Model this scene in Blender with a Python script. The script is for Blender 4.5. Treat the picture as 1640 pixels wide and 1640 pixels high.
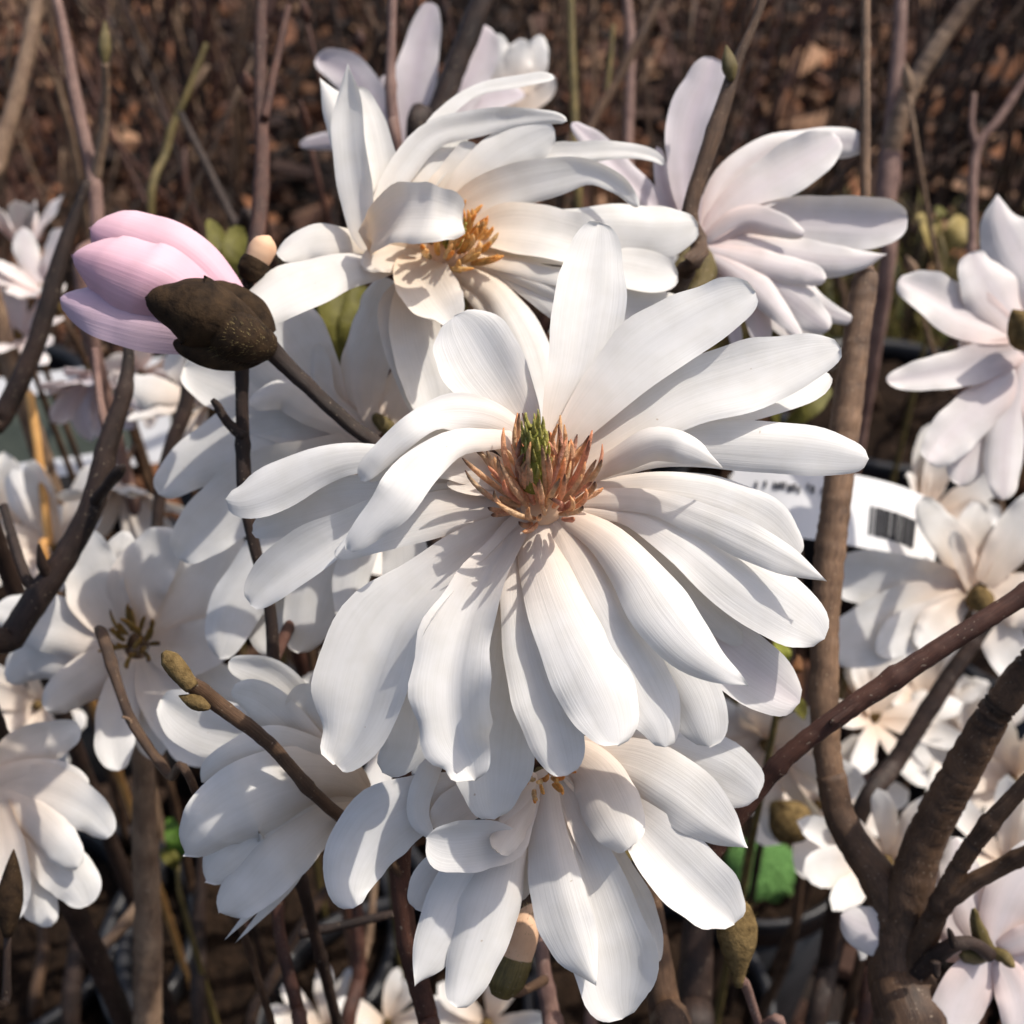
import bpy, math, random
import numpy as np
from mathutils import Vector, Matrix
R = math.radians
scene = bpy.context.scene
for o in list(bpy.data.objects): bpy.data.objects.remove(o)
col = scene.collection
rng = np.random.default_rng(7); random.seed(7)

# ---------------------------------------------------------------- camera, sky, sun, exposure
CAM_H, PITCH, FOV = 0.75, 38.0, 46.0
cam = bpy.data.objects.new('camera', bpy.data.cameras.new('camera')); col.objects.link(cam)
cam.location = (0, 0, CAM_H); cam.rotation_euler = (R(90 - PITCH), 0, 0)
cam.data.sensor_fit = 'HORIZONTAL'; cam.data.sensor_width = 36
cam.data.lens = 18 / math.tan(R(FOV / 2)); cam.data.clip_start = 0.01; cam.data.clip_end = 200
cam.data.dof.use_dof = True; cam.data.dof.focus_distance = 0.215; cam.data.dof.aperture_fstop = 20
scene.camera = cam
F = 820 / math.tan(R(FOV / 2))
CM = Matrix.Translation((0, 0, CAM_H)) @ Matrix.Rotation(R(90 - PITCH), 4, 'X')
CR = np.array(CM.to_3x3()); CT = np.array(CM.translation)
SUN_CAM = np.array((0.48, 0.74, 0.42)); sd = CR @ (SUN_CAM / np.linalg.norm(SUN_CAM))
world = bpy.data.worlds.new('World'); scene.world = world; world.use_nodes = True
wn = world.node_tree.nodes; wl = world.node_tree.links
sky = wn.new('ShaderNodeTexSky'); sky.sky_type = 'NISHITA'; sky.sun_disc = False; sky.dust_density = 3.0; sky.ozone_density = 0.6; sky.air_density = 0.8
sky.sun_elevation = math.asin(sd[2]); sky.sun_rotation = math.atan2(sd[0], sd[1])
wn['Background'].inputs['Strength'].default_value = 0.15
wl.new(sky.outputs[0], wn['Background'].inputs['Color'])
sun = bpy.data.objects.new('sun', bpy.data.lights.new('sun', 'SUN')); col.objects.link(sun)
sun.data.energy = 3.6; sun.data.angle = R(0.53); sun.data.color = (1.0, 0.96, 0.905)
sun.rotation_euler = Vector(sd).to_track_quat('Z', 'Y').to_euler(); sun.location = (1, 0, 3)
vs = scene.view_settings
vs.view_transform = 'Standard'; vs.look = 'None'; vs.exposure = 0.32; vs.gamma = 1.0; vs.use_curve_mapping = False
vs.use_white_balance = True; vs.white_balance_temperature = 6850; vs.white_balance_tint = 10
scene.cycles.max_bounces = 12; scene.cycles.diffuse_bounces = 8; scene.cycles.transmission_bounces = 8

# ---------------------------------------------------------------- node materials
def mat_base(name):
    m = bpy.data.materials.new(name); m.use_nodes = True
    nt = m.node_tree; return m, nt, nt.nodes['Principled BSDF'], nt.nodes['Material Output']
def ramp(nt, stops, interp='LINEAR'):
    r = nt.nodes.new('ShaderNodeValToRGB'); cr = r.color_ramp; cr.interpolation = interp
    while len(cr.elements) < len(stops): cr.elements.new(0.5)
    for e, (p, c) in zip(cr.elements, stops): e.position = p; e.color = (*c, 1)
    return r
def noise(nt, scale, vec=None, detail=4, rough=0.6):
    n = nt.nodes.new('ShaderNodeTexNoise'); n.inputs['Scale'].default_value = scale
    n.inputs['Detail'].default_value = detail; n.inputs['Roughness'].default_value = rough
    if vec is not None: nt.links.new(vec, n.inputs['Vector'])
    return n
def mixc(nt, a, b, fac, mode='MIX'):
    m = nt.nodes.new('ShaderNodeMix'); m.data_type = 'RGBA'; m.blend_type = mode
    for sock, v in ((m.inputs[0], fac), (m.inputs[6], a), (m.inputs[7], b)):
        if isinstance(v, bpy.types.NodeSocket): nt.links.new(v, sock)
        elif isinstance(v, tuple): sock.default_value = (*v, 1)
        else: sock.default_value = v
    return m.outputs[2]
def bump(nt, bsdf, height, strength, dist):
    b = nt.nodes.new('ShaderNodeBump'); b.inputs['Strength'].default_value = strength; b.inputs['Distance'].default_value = dist
    nt.links.new(height, b.inputs['Height']); nt.links.new(b.outputs[0], bsdf.inputs['Normal']); return b

def petal_mat(name, body, base, blush=None, transl=0.42, tcol=(0.98, 0.94, 0.87)):
    m, nt, p, out = mat_base(name); L = nt.links
    uv = nt.nodes.new('ShaderNodeUVMap'); uv.uv_map = 'petal'
    sx = nt.nodes.new('ShaderNodeSeparateXYZ'); L.new(uv.outputs[0], sx.inputs[0])
    # v is the distance from the petal's foot in units of 5 cm; u runs across it
    f = ramp(nt, [(0.0, (1, 1, 1)), (0.14, (0.75, 0.75, 0.75)), (0.42, (0.08,) * 3), (0.6, (0, 0, 0))]); L.new(sx.outputs[1], f.inputs[0])
    c = mixc(nt, body, base, f.outputs[0])
    if blush:
        d = nt.nodes.new('ShaderNodeMath'); d.operation = 'SUBTRACT'; d.inputs[1].default_value = 0.5; L.new(sx.outputs[0], d.inputs[0])
        a = nt.nodes.new('ShaderNodeMath'); a.operation = 'ABSOLUTE'; L.new(d.outputs[0], a.inputs[0])
        g = ramp(nt, [(0.0, (0.9,) * 3), (0.22, (0.45,) * 3), (0.5, (0.0,) * 3)]); L.new(a.outputs[0], g.inputs[0])
        c = mixc(nt, c, blush, g.outputs[0])
    mp = nt.nodes.new('ShaderNodeMapping'); mp.inputs['Scale'].default_value = (26, 2.2, 1); L.new(uv.outputs[0], mp.inputs[0])
    ve = noise(nt, 1.0, mp.outputs[0], 3, 0.55)
    vr = ramp(nt, [(0.25, (0.955, 0.955, 0.945)), (0.6, (1, 1, 1))]); L.new(ve.outputs[0], vr.inputs[0])
    c = mixc(nt, c, vr.outputs[0], 1.0, 'MULTIPLY')
    tc = nt.nodes.new('ShaderNodeTexCoord')
    bl = noise(nt, 240.0, tc.outputs['Object'], 2, 0.5)
    br = ramp(nt, [(0.3, (0.955, 0.95, 0.935)), (0.62, (1, 1, 1))]); L.new(bl.outputs[0], br.inputs[0])
    c = mixc(nt, c, br.outputs[0], 1.0, 'MULTIPLY')
    sp = noise(nt, 620.0, tc.outputs['Object'], 1, 0.4)               # rare tan bruises
    sr = ramp(nt, [(0.81, (0, 0, 0)), (0.84, (0.5,) * 3)]); L.new(sp.outputs[0], sr.inputs[0])
    c = mixc(nt, c, (0.42, 0.29, 0.17), sr.outputs[0])
    L.new(c, p.inputs['Base Color']); p.inputs['Roughness'].default_value = 0.48
    p.inputs['Specular IOR Level'].default_value = 0.28
    p.inputs['Sheen Weight'].default_value = 0.05
    bump(nt, p, ve.outputs[0], 0.2, 0.0005)
    t = nt.nodes.new('ShaderNodeBsdfTranslucent'); L.new(mixc(nt, c, tcol, 1.0, 'MULTIPLY'), t.inputs['Color'])
    mx = nt.nodes.new('ShaderNodeMixShader'); mx.inputs[0].default_value = transl
    L.new(p.outputs[0], mx.inputs[1]); L.new(t.outputs[0], mx.inputs[2]); L.new(mx.outputs[0], out.inputs[0])
    return m
def bark_mat(name, a, b, speck=(0.3, 0.24, 0.18)):
    m, nt, p, out = mat_base(name); L = nt.links
    uv = nt.nodes.new('ShaderNodeUVMap'); uv.uv_map = 'petal'
    mp = nt.nodes.new('ShaderNodeMapping'); mp.inputs['Scale'].default_value = (9, 14, 1); L.new(uv.outputs[0], mp.inputs[0])
    tc = nt.nodes.new('ShaderNodeTexCoord')
    n1 = noise(nt, 90, tc.outputs['Object'], 5, 0.65); n2 = noise(nt, 1, mp.outputs[0], 3, 0.6); n3 = noise(nt, 1500, tc.outputs['Object'], 1, 0.3)
    r1 = ramp(nt, [(0.32, a), (0.68, b)]); L.new(n1.outputs[0], r1.inputs[0])
    r2 = ramp(nt, [(0.3, (0.8, 0.79, 0.78)), (0.65, (1.05, 1.04, 1.0))]); L.new(n2.outputs[0], r2.inputs[0])
    r3 = ramp(nt, [(0.72, (0, 0, 0)), (0.76, (0.8,) * 3)]); L.new(n3.outputs[0], r3.inputs[0])
    c = mixc(nt, r1.outputs[0], r2.outputs[0], 1.0, 'MULTIPLY'); c = mixc(nt, c, speck, r3.outputs[0])
    L.new(c, p.inputs['Base Color']); p.inputs['Roughness'].default_value = 0.55; p.inputs['Specular IOR Level'].default_value = 0.35
    mp2 = nt.nodes.new('ShaderNodeMapping'); mp2.inputs['Scale'].default_value = (34, 5, 1); L.new(uv.outputs[0], mp2.inputs[0])
    n4 = noise(nt, 1, mp2.outputs[0], 4, 0.7); r4 = ramp(nt, [(0.34, (0.5, 0.47, 0.45)), (0.56, (1.1, 1.08, 1.05))]); L.new(n4.outputs[0], r4.inputs[0])
    c = mixc(nt, c, r4.outputs[0], 0.85, 'MULTIPLY'); L.new(c, p.inputs['Base Color'])
    h = mixc(nt, n4.outputs[0], n1.outputs[0], 0.45); bump(nt, p, h, 0.6, 0.0009)
    return m
def plain_mat(name, a, b, scale=60, rough=0.6, bmp=0.3, dist=0.001, spec=0.3):
    m, nt, p, out = mat_base(name); L = nt.links
    tc = nt.nodes.new('ShaderNodeTexCoord'); n = noise(nt, scale, tc.outputs['Object'], 5, 0.6)
    r = ramp(nt, [(0.3, a), (0.7, b)]); L.new(n.outputs[0], r.inputs[0]); L.new(r.outputs[0], p.inputs['Base Color'])
    p.inputs['Roughness'].default_value = rough; p.inputs['Specular IOR Level'].default_value = spec
    if bmp: bump(nt, p, n.outputs[0], bmp, dist)
    return m
def attr_mat(name, rough=0.7, mul=(1, 1, 1), transl=0.0, bscale=140):
    m, nt, p, out = mat_base(name); L = nt.links
    at = nt.nodes.new('ShaderNodeAttribute'); at.attribute_name = 'Col'
    tc = nt.nodes.new('ShaderNodeTexCoord'); n = noise(nt, bscale, tc.outputs['Object'], 4, 0.65)
    r = ramp(nt, [(0.3, (0.62, 0.6, 0.58)), (0.7, (1.12, 1.1, 1.08))]); L.new(n.outputs[0], r.inputs[0])
    c = mixc(nt, at.outputs['Color'], r.outputs[0], 1.0, 'MULTIPLY'); L.new(c, p.inputs['Base Color'])
    p.inputs['Roughness'].default_value = rough; p.inputs['Specular IOR Level'].default_value = 0.25
    bump(nt, p, n.outputs[0], 0.5, 0.002)
    if transl:
        t = nt.nodes.new('ShaderNodeBsdfTranslucent'); L.new(c, t.inputs['Color']); mx = nt.nodes.new('ShaderNodeMixShader')
        mx.inputs[0].default_value = transl; L.new(p.outputs[0], mx.inputs[1]); L.new(t.outputs[0], mx.inputs[2]); L.new(mx.outputs[0], out.inputs[0])
    return m

M = dict(
    white=petal_mat('petal white', (0.87, 0.87, 0.87), (0.85, 0.72, 0.60)),
    cream=petal_mat('petal cream', (0.87, 0.865, 0.855), (0.87, 0.72, 0.54)),
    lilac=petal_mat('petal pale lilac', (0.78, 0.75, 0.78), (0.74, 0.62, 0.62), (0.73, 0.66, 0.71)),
    blush=petal_mat('petal blush', (0.87, 0.86, 0.86), (0.84, 0.68, 0.65), (0.85, 0.80, 0.82)),
    pink=petal_mat('petal pink', (0.83, 0.56, 0.63), (0.66, 0.38, 0.48), (0.74, 0.44, 0.54), 0.22, (0.9, 0.62, 0.66)),
    lilacpink=petal_mat('petal lilac pink', (0.72, 0.55, 0.64), (0.6, 0.42, 0.5), (0.66, 0.47, 0.57), 0.22, (0.9, 0.7, 0.74)),
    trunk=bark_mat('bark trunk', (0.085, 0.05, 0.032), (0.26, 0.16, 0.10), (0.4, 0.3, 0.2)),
    dark=bark_mat('bark dark', (0.015, 0.009, 0.007), (0.048, 0.028, 0.021)),
    red=bark_mat('bark reddish', (0.04, 0.016, 0.012), (0.115, 0.05, 0.034)),
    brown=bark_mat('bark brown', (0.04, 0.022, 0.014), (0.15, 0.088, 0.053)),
    tan=bark_mat('bark tan', (0.17, 0.105, 0.07), (0.36, 0.25, 0.17), (0.5, 0.4, 0.3)),
    mauve=bark_mat('bark mauve', (0.15, 0.085, 0.075), (0.30, 0.19, 0.16), (0.45, 0.36, 0.3)),
    olive=bark_mat('bark olive', (0.08, 0.065, 0.02), (0.2, 0.15, 0.055)),
    fuzz=plain_mat('bud fur brown', (0.07, 0.045, 0.018), (0.22, 0.15, 0.065), 420, 0.9, 0.8, 0.001, 0.1),
    fuzzdark=plain_mat('bract brown', (0.012, 0.007, 0.004), (0.05, 0.029, 0.014), 300, 0.8, 0.7, 0.001, 0.15),
    hair=plain_mat('bud hair', (0.2, 0.15, 0.06), (0.36, 0.29, 0.14), 80, 0.8, 0, 0, 0.2),
    peach=plain_mat('bud peach', (0.62, 0.36, 0.22), (0.74, 0.5, 0.33), 120, 0.6, 0.15, 0.0005, 0.2),
    stamen=attr_mat('stamen orange', 0.55, transl=0.38, bscale=900),
    pistil=attr_mat('pistil green', 0.5, transl=0.1, bscale=900),
    leaf=attr_mat('leaf olive', 0.5, transl=0.3, bscale=300),
    litter=attr_mat('leaf litter', 0.8, bscale=90),
    pot=plain_mat('pot plastic', (0.008, 0.008, 0.009), (0.022, 0.022, 0.025), 25, 0.42, 0.1, 0.001, 0.4),
    potgrey=plain_mat('pot dust', (0.035, 0.036, 0.04), (0.09, 0.09, 0.1), 18, 0.6, 0.2, 0.001, 0.3),
    soil=plain_mat('soil', (0.006, 0.004, 0.003), (0.032, 0.019, 0.012), 160, 0.95, 1.0, 0.006, 0.1),
    moss=plain_mat('moss', (0.045, 0.11, 0.03), (0.14, 0.29, 0.09), 260, 0.9, 1.0, 0.004, 0.1),
    ground=plain_mat('ground', (0.008, 0.005, 0.004), (0.05, 0.027, 0.017), 35, 0.95, 1.0, 0.02, 0.1),
    label=plain_mat('label white', (0.74, 0.74, 0.75), (0.8, 0.8, 0.8), 20, 0.35, 0.0),
    print=plain_mat('label ink', (0.02, 0.02, 0.025), (0.06, 0.06, 0.065), 300, 0.5, 0.0),
    card=plain_mat('card picture', (0.045, 0.055, 0.045), (0.12, 0.135, 0.105), 22, 0.45, 0.0),
    cane=plain_mat('bamboo cane', (0.42, 0.2, 0.06), (0.6, 0.34, 0.12), 60, 0.5, 0.2),
)

# ---------------------------------------------------------------- helpers
def cam3(x, y, d): return np.array(((x - 820) / F * d, -(y - 820) / F * d, -d))
def w3(p): return CR @ np.asarray(p) + CT
def W(p): return (CR @ np.asarray(p).T).T + CT
def tag(o, label=None, cat=None, group=None, kind=None):
    for k, v in (('label', label), ('category', cat), ('group', group), ('kind', kind)):
        if v: o[k] = v
    return o
def mesh_obj(name, verts, faces, mat, parent=None, uv=None, colr=None, smooth=True, origin=None):
    me = bpy.data.meshes.new(name); org = np.zeros(3) if origin is None else np.asarray(origin)
    v = np.asarray(verts, float) - org
    me.from_pydata(v.tolist(), [], [tuple(int(i) for i in f) for f in faces])
    if uv is not None:
        l = me.uv_layers.new(name='petal'); vi = np.empty(len(me.loops), int); me.loops.foreach_get('vertex_index', vi)
        l.data.foreach_set('uv', np.asarray(uv)[vi].ravel())
    if colr is not None:
        a = me.color_attributes.new('Col', 'FLOAT_COLOR', 'POINT'); c = np.ones((len(v), 4)); c[:, :3] = colr; a.data.foreach_set('color', c.ravel())
    if smooth: me.polygons.foreach_set('use_smooth', [True] * len(me.polygons))
    me.materials.append(mat); o = bpy.data.objects.new(name, me); col.objects.link(o)
    if parent is not None: o.parent = parent
    elif origin is not None: o.location = org
    return o
def empty(name, loc, label, cat, group=None):
    o = bpy.data.objects.new(name, None); col.objects.link(o); o.location = loc; o.empty_display_size = 0.01
    return tag(o, label, cat, group)
def catmull(P, ts):
    P = np.asarray(P, float); n = len(P)
    if n == 2: return P[0] + (P[1] - P[0]) * ts[:, None]
    Q = np.vstack([2 * P[0] - P[1], P, 2 * P[-1] - P[-2]])
    ch = np.linalg.norm(np.diff(P[:, :3], axis=0), axis=1) + 1e-9; cu = np.concatenate([[0], np.cumsum(ch)]) / ch.sum()
    out = np.empty((len(ts), P.shape[1]))
    for k, t in enumerate(ts):
        i = min(max(np.searchsorted(cu, t, side='right') - 1, 0), n - 2); u = (t - cu[i]) / (cu[i + 1] - cu[i])
        p0, p1, p2, p3 = Q[i:i + 4]
        out[k] = 0.5 * ((2 * p1) + (p2 - p0) * u + (2 * p0 - 5 * p1 + 4 * p2 - p3) * u * u + (3 * p1 - p0 - 3 * p2 + p3) * u ** 3)
    return out
def unit(a): return a / (np.linalg.norm(a, axis=-1, keepdims=True) + 1e-12)
def frame(P, Nref, roll):
    T = unit(np.gradient(P, axis=0)); N = np.broadcast_to(Nref, P.shape)
    N = unit(N - T * (N * T).sum(1, keepdims=True)); S = np.cross(N, T)
    c, s = np.cos(roll)[:, None], np.sin(roll)[:, None]
    return T, N * c + S * s, S * c - N * s
NA, NC = 30, 13
def sheet(name, P, half, T, N, S, mat, parent, origin, cup, ruffle, seed, thick=0.00022, nc=NC, world=False, vs_=0.05, fold=0):
    """a petal: a lens-thin closed blade swept along a curved midline (camera-frame metres)"""
    r = np.random.default_rng(seed); n = len(P)
    s = np.sin(np.linspace(-1, 1, nc) * math.pi / 2) * 0.5 + np.linspace(-1, 1, nc) * 0.5
    t = np.linspace(0, 1, n)[:, None]
    arc = np.concatenate([[0], np.cumsum(np.linalg.norm(np.diff(P, axis=0), axis=1))])
    h = half[:, None]; hm = half.max()
    ph = r.uniform(0, 6.28, 6)
    edge = (np.sin(t * r.uniform(9, 15) + ph[0]) * (s > 0) + np.sin(t * r.uniform(9, 15) + ph[1]) * (s < 0)) * np.abs(s) ** 2.2
    fine = (np.sin(t * r.uniform(24, 34) + ph[2]) * (s > 0) + np.sin(t * r.uniform(24, 34) + ph[3]) * (s < 0)) * np.abs(s) ** 3
    off = cup * h * (np.abs(s) ** 1.25 if fold else s ** 2) + ruffle * hm * (0.16 * edge + 0.05 * fine) * np.clip(t * 3, 0, 1)
    off = off + h * 0.016 * np.cos(s * math.pi * 2 + ph[4]) - h * 0.022 * np.exp(-(s / 0.13) ** 2) + 0.05 * hm * np.sin(t * r.uniform(4, 8) + ph[5]) * t * (1 - t) * 3
    off = off + h * r.uniform(-0.2, 0.2) * s ** 3 * np.clip(t * 2, 0, 1) + h * 0.10 * r.uniform(0, 1) * np.clip(np.abs(s) - 0.72, 0, 1) / 0.28 * r.choice([-1, 1])
    side = s * h * (1 + ruffle * (0.035 * edge + 0.03 * fine))
    G = P[:, None, :] + S[:, None, :] * side[..., None] + N[:, None, :] * off[..., None]
    th = thick * (1 - np.abs(s) ** 5) * np.minimum(1, (1 - t) * 12)
    A = (G + N[:, None, :] * th[..., None]).reshape(-1, 3); B = (G - N[:, None, :] * th[..., None]).reshape(-1, 3)
    V = np.vstack([A, B]); V = V if world else W(V)
    uv1 = np.stack(np.broadcast_arrays((s[None, :] + 1) / 2 + seed % 17, arc[:, None] / vs_), -1).reshape(-1, 2)
    uv1[:, 0] -= seed % 17
    fs = []; k = n * nc
    for i in range(n - 1):
        for j in range(nc - 1):
            a = i * nc + j; fs.append((a, a + nc, a + nc + 1, a + 1)); fs.append((k + a, k + a + 1, k + a + nc + 1, k + a + nc))
    return mesh_obj(name, V, fs, mat, parent, np.vstack([uv1, uv1]), origin=origin)
def parse(s): return [tuple(float(q) for q in w.split(',')) for w in s.split()]
SEED = [100]
def petal_px(fl, spec, name='petal', o=0, l=0.0, c=0.0, r=None, k=None, p=0, mat=None, ruf=0.6, nobase=0, thick=0.00022, lo=None, fold=0):
    """one petal from its midline in photo pixels; depth from the flower's own plane, lift, curl and layer"""
    SEED[0] += 1; rr = np.random.default_rng(SEED[0])
    pts = parse(spec); cx, cy, D, ax = fl['c'][0], fl['c'][1], fl['d'], fl['axis']
    if not nobase and math.hypot(pts[0][0] - cx, pts[0][1] - cy) > 45:
        pts = [(cx + (pts[0][0] - cx) * 0.18, cy + (pts[0][1] - cy) * 0.18, pts[0][2] * 0.6)] + pts
    q = np.array([p_[:3] for p_ in pts]); tt = np.linspace(0, 1, NA); tt = 1 - (1 - tt) ** 1.35
    if p: q3 = q
    else: q3 = q.copy(); q3[:, 2] = q3[:, 2] ** 2.6
    # catmull parametrised by image distance
    im = catmull(np.column_stack([q3[:, 0], q3[:, 1], np.zeros(len(q3)), q3[:, 2]]), tt)
    w = np.maximum(im[:, 3], 0); w = w if p else w ** (1 / 2.6); w[-1] = 0.4
    X = (im[:, 0] - cx) / F * D; Y = -(im[:, 1] - cy) / F * D; rd = np.hypot(X, Y)
    z = -(ax[0] * X + ax[1] * Y) / max(ax[2], 0.45) + l * rd - c * rd ** 2 / 0.05 + (np.linspace(0, 1, NA) ** 0.7) * o * 0.001
    if lo is not None: z = z + np.interp(np.linspace(0, 1, NA), np.linspace(0, 1, len(lo)), lo) * 0.001
    d = D - z
    P = np.stack([(im[:, 0] - 820) / F * d, -(im[:, 1] - 820) / F * d, -d], 1)
    roll = rr.uniform(-14, 14) if r is None else r
    roll = np.linspace(roll[0], roll[1], NA) if isinstance(roll, tuple) else np.full(NA, float(roll))
    T, N, S = frame(P, fl['n'], np.radians(roll))
    V = unit(P)                                                 # view rays
    t2 = T - V * (T * V).sum(1, keepdims=True); s2 = S - V * (S * V).sum(1, keepdims=True)
    fac = np.linalg.norm(np.cross(unit(t2), s2), axis=1)
    half = w / 2 / F * d / np.clip(fac, 0.6, 1)
    kk = rr.uniform(-0.32, 0.32) if k is None else k
    return sheet(name, P, half, T, N, S, mat or fl['mat'], fl['e'], fl['o'], kk, ruf, SEED[0], thick, fold=fold)
def flower(cx, cy, d, axis, mat, label, group=None, name='magnolia_flower'):
    a = unit(np.array(axis, float)); o = w3(cam3(cx, cy, d))
    e = empty(name, o, label, 'flower', group or 'open white magnolia flowers')
    return dict(c=(cx, cy), d=d, axis=a, n=unit(a + np.array((0, 0, 0.9))), mat=mat, e=e, o=o)
def tube(P, rad, ns=8, cap=True, wob=0.0, seed=0):
    """tube along world points -> verts, faces, uv"""
    P = np.asarray(P, float); rad = np.asarray(rad, float); n = len(P); T = unit(np.gradient(P, axis=0))
    up = np.array((0.31, 0.11, 0.94)); N = unit(np.cross(T, up)); B = np.cross(T, N); a = np.arange(ns) / ns * 2 * math.pi
    rr = np.random.default_rng(seed); rm = rad[:, None] * (1 + wob * rr.uniform(-1, 1, (n, ns)))
    V = P[:, None] + (N[:, None] * np.cos(a)[None, :, None] + B[:, None] * np.sin(a)[None, :, None]) * rm[..., None]
    arc = np.concatenate([[0], np.cumsum(np.linalg.norm(np.diff(P, axis=0), axis=1))])
    uv = np.stack(np.broadcast_arrays(np.abs(a / math.pi - 1)[None, :], arc[:, None] * 20), -1).reshape(-1, 2)
    V = V.reshape(-1, 3); fs = []
    for i in range(n - 1):
        for j in range(ns): b = (j + 1) % ns; fs.append((i * ns + j, i * ns + b, (i + 1) * ns + b, (i + 1) * ns + j))
    if cap: fs.append(tuple(range(ns - 1, -1, -1))); fs.append(tuple((n - 1) * ns + j for j in range(ns)))
    return V, fs, uv
def join(parts):
    V, Fc, U, off = [], [], [], 0
    for v, f, u in parts:
        V.append(v); U.append(u); Fc += [tuple(i + off for i in q) for q in f]; off += len(v)
    return np.vstack(V), Fc, np.vstack(U)
def stem_curve(spec, d0, d1=None, n=None, root=False, seed=1, knots=True):
    """woody stem from photo pixels 'x,y,w[,d]'; returns world points and radii"""
    pts = parse(spec); m = len(pts); d1 = d0 if d1 is None else d1
    ds = [p[3] if len(p) > 3 else d0 + (d1 - d0) * i / (m - 1) for i, p in enumerate(pts)]
    P = np.array([np.append(w3(cam3(p[0], p[1], dd)), p[2] / 2 / F * dd) for p, dd in zip(pts, ds)])
    if root is not False:
        b = P[0].copy(); mid = b.copy(); mid[2] = b[2] * 0.5; mid[0] += 0.006; low = b.copy(); low[2] = root - 0.01
        mid[2] = (b[2] + low[2]) / 2; P = np.vstack([low, mid, P])
    L = np.linalg.norm(np.diff(P[:, :3], axis=0), axis=1).sum(); n = n or int(min(240, max(14, L / 0.0013)))
    C = catmull(P, np.linspace(0, 1, n)); rr = np.random.default_rng(seed); rad = np.maximum(C[:, 3], 0.0003)
    rad = rad * (1 + 0.03 * np.sin(np.linspace(0, L * 170, n) + seed))
    C[:, :3] += rr.normal(0, 1, (n, 3)) * rad[:, None] * 0.022
    if knots:
        for kpos in np.arange(0.02 + rr.uniform(0, 0.02), L, rr.uniform(0.024, 0.036)):
            x = np.linspace(0, L, n); rad = rad * (1 + np.where(rad > 0.0026, 0.03, 0.2) * np.exp(-((x - kpos) / 0.0013) ** 2))
    return C[:, :3], rad
def stem(spec, d0, mat, label, d1=None, root=False, name='magnolia_stem', cat='stem', group='woody magnolia stems', sides=(), ns=10, parent=None):
    SEED[0] += 1; P, r = stem_curve(spec, d0, d1, root=root, seed=SEED[0])
    v, f, u = tube(P, r, ns, wob=0.025, seed=SEED[0])
    o = P[0]
    if parent is None: name, cat, group = ('bamboo_cane', 'cane', 'bamboo canes') if mat == 'cane' else ('young_magnolia', 'shrub', group)
    if parent is not None:
        o = np.array(parent.location); e = parent; pt = mesh_obj(name, v, f, M[mat], e, u, origin=o)
        if label: pt['label'] = label
    else: e = empty(name, o, label, cat, group); mesh_obj('cane_rod' if mat == 'cane' else 'main_stem', v, f, M[mat], e, u, origin=o)
    for sp, dd0, dd1, nm, mt in sides:
        SEED[0] += 1; P2, r2 = stem_curve(sp, dd0, dd1, seed=SEED[0]); v, f, u = tube(P2, r2, 10, wob=0.025, seed=SEED[0])
        mesh_obj(nm, v, f, M[mt or mat], e, u, origin=o)
    return e
def bud_geo(a, b, rmax, prof=None, ns=14, n=16, seed=0, wob=0.03):
    """pointed ovoid between two world points"""
    a, b = np.asarray(a), np.asarray(b); t = np.linspace(0, 1, n); P = a + (b - a) * t[:, None]
    prof = prof or [(0, 0.3), (0.12, 0.62), (0.35, 1.0), (0.6, 0.86), (0.85, 0.42), (1, 0.05)]
    rad = np.interp(t, [q[0] for q in prof], [q[1] for q in prof]) * rmax
    k = np.array((0.25, 0.5, 0.25)); rs = np.convolve(np.pad(rad, 1, mode='edge'), k, 'valid'); rs[0] = rad[0]; rs[-1] = rad[-1]
    return tube(P, rs, ns, True, wob, seed)
def hairs(a, b, rmax, n, length, seed, prof=None):
    prof = prof or [(0, 0.3), (0.12, 0.62), (0.35, 1.0), (0.6, 0.86), (0.85, 0.42), (1, 0.05)]
    """short fur on a bud, one joined part"""
    r = np.random.default_rng(seed); a, b = np.asarray(a), np.asarray(b); ax = unit(b - a)
    e1 = unit(np.cross(ax, (0.2, 0.9, 0.3))); e2 = np.cross(ax, e1); V = []; Fc = []
    for i in range(n):
        t = r.uniform(0.02, 0.95); an = r.uniform(0, 6.283); rad = rmax * np.interp(t, [q_[0] for q_ in prof], [q_[1] for q_ in prof]); dr = e1 * math.cos(an) + e2 * math.sin(an)
        p = a + (b - a) * t + dr * rad * 0.9; q = p + unit(dr * 0.55 + ax * r.uniform(0.4, 1)) * length * r.uniform(0.5, 1.2); w = np.cross(unit(q - p), dr) * length * 0.05
        k = len(V); V += [p - w, p + w, q]; Fc.append((k, k + 1, k + 2))
    return np.array(V), Fc
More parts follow.
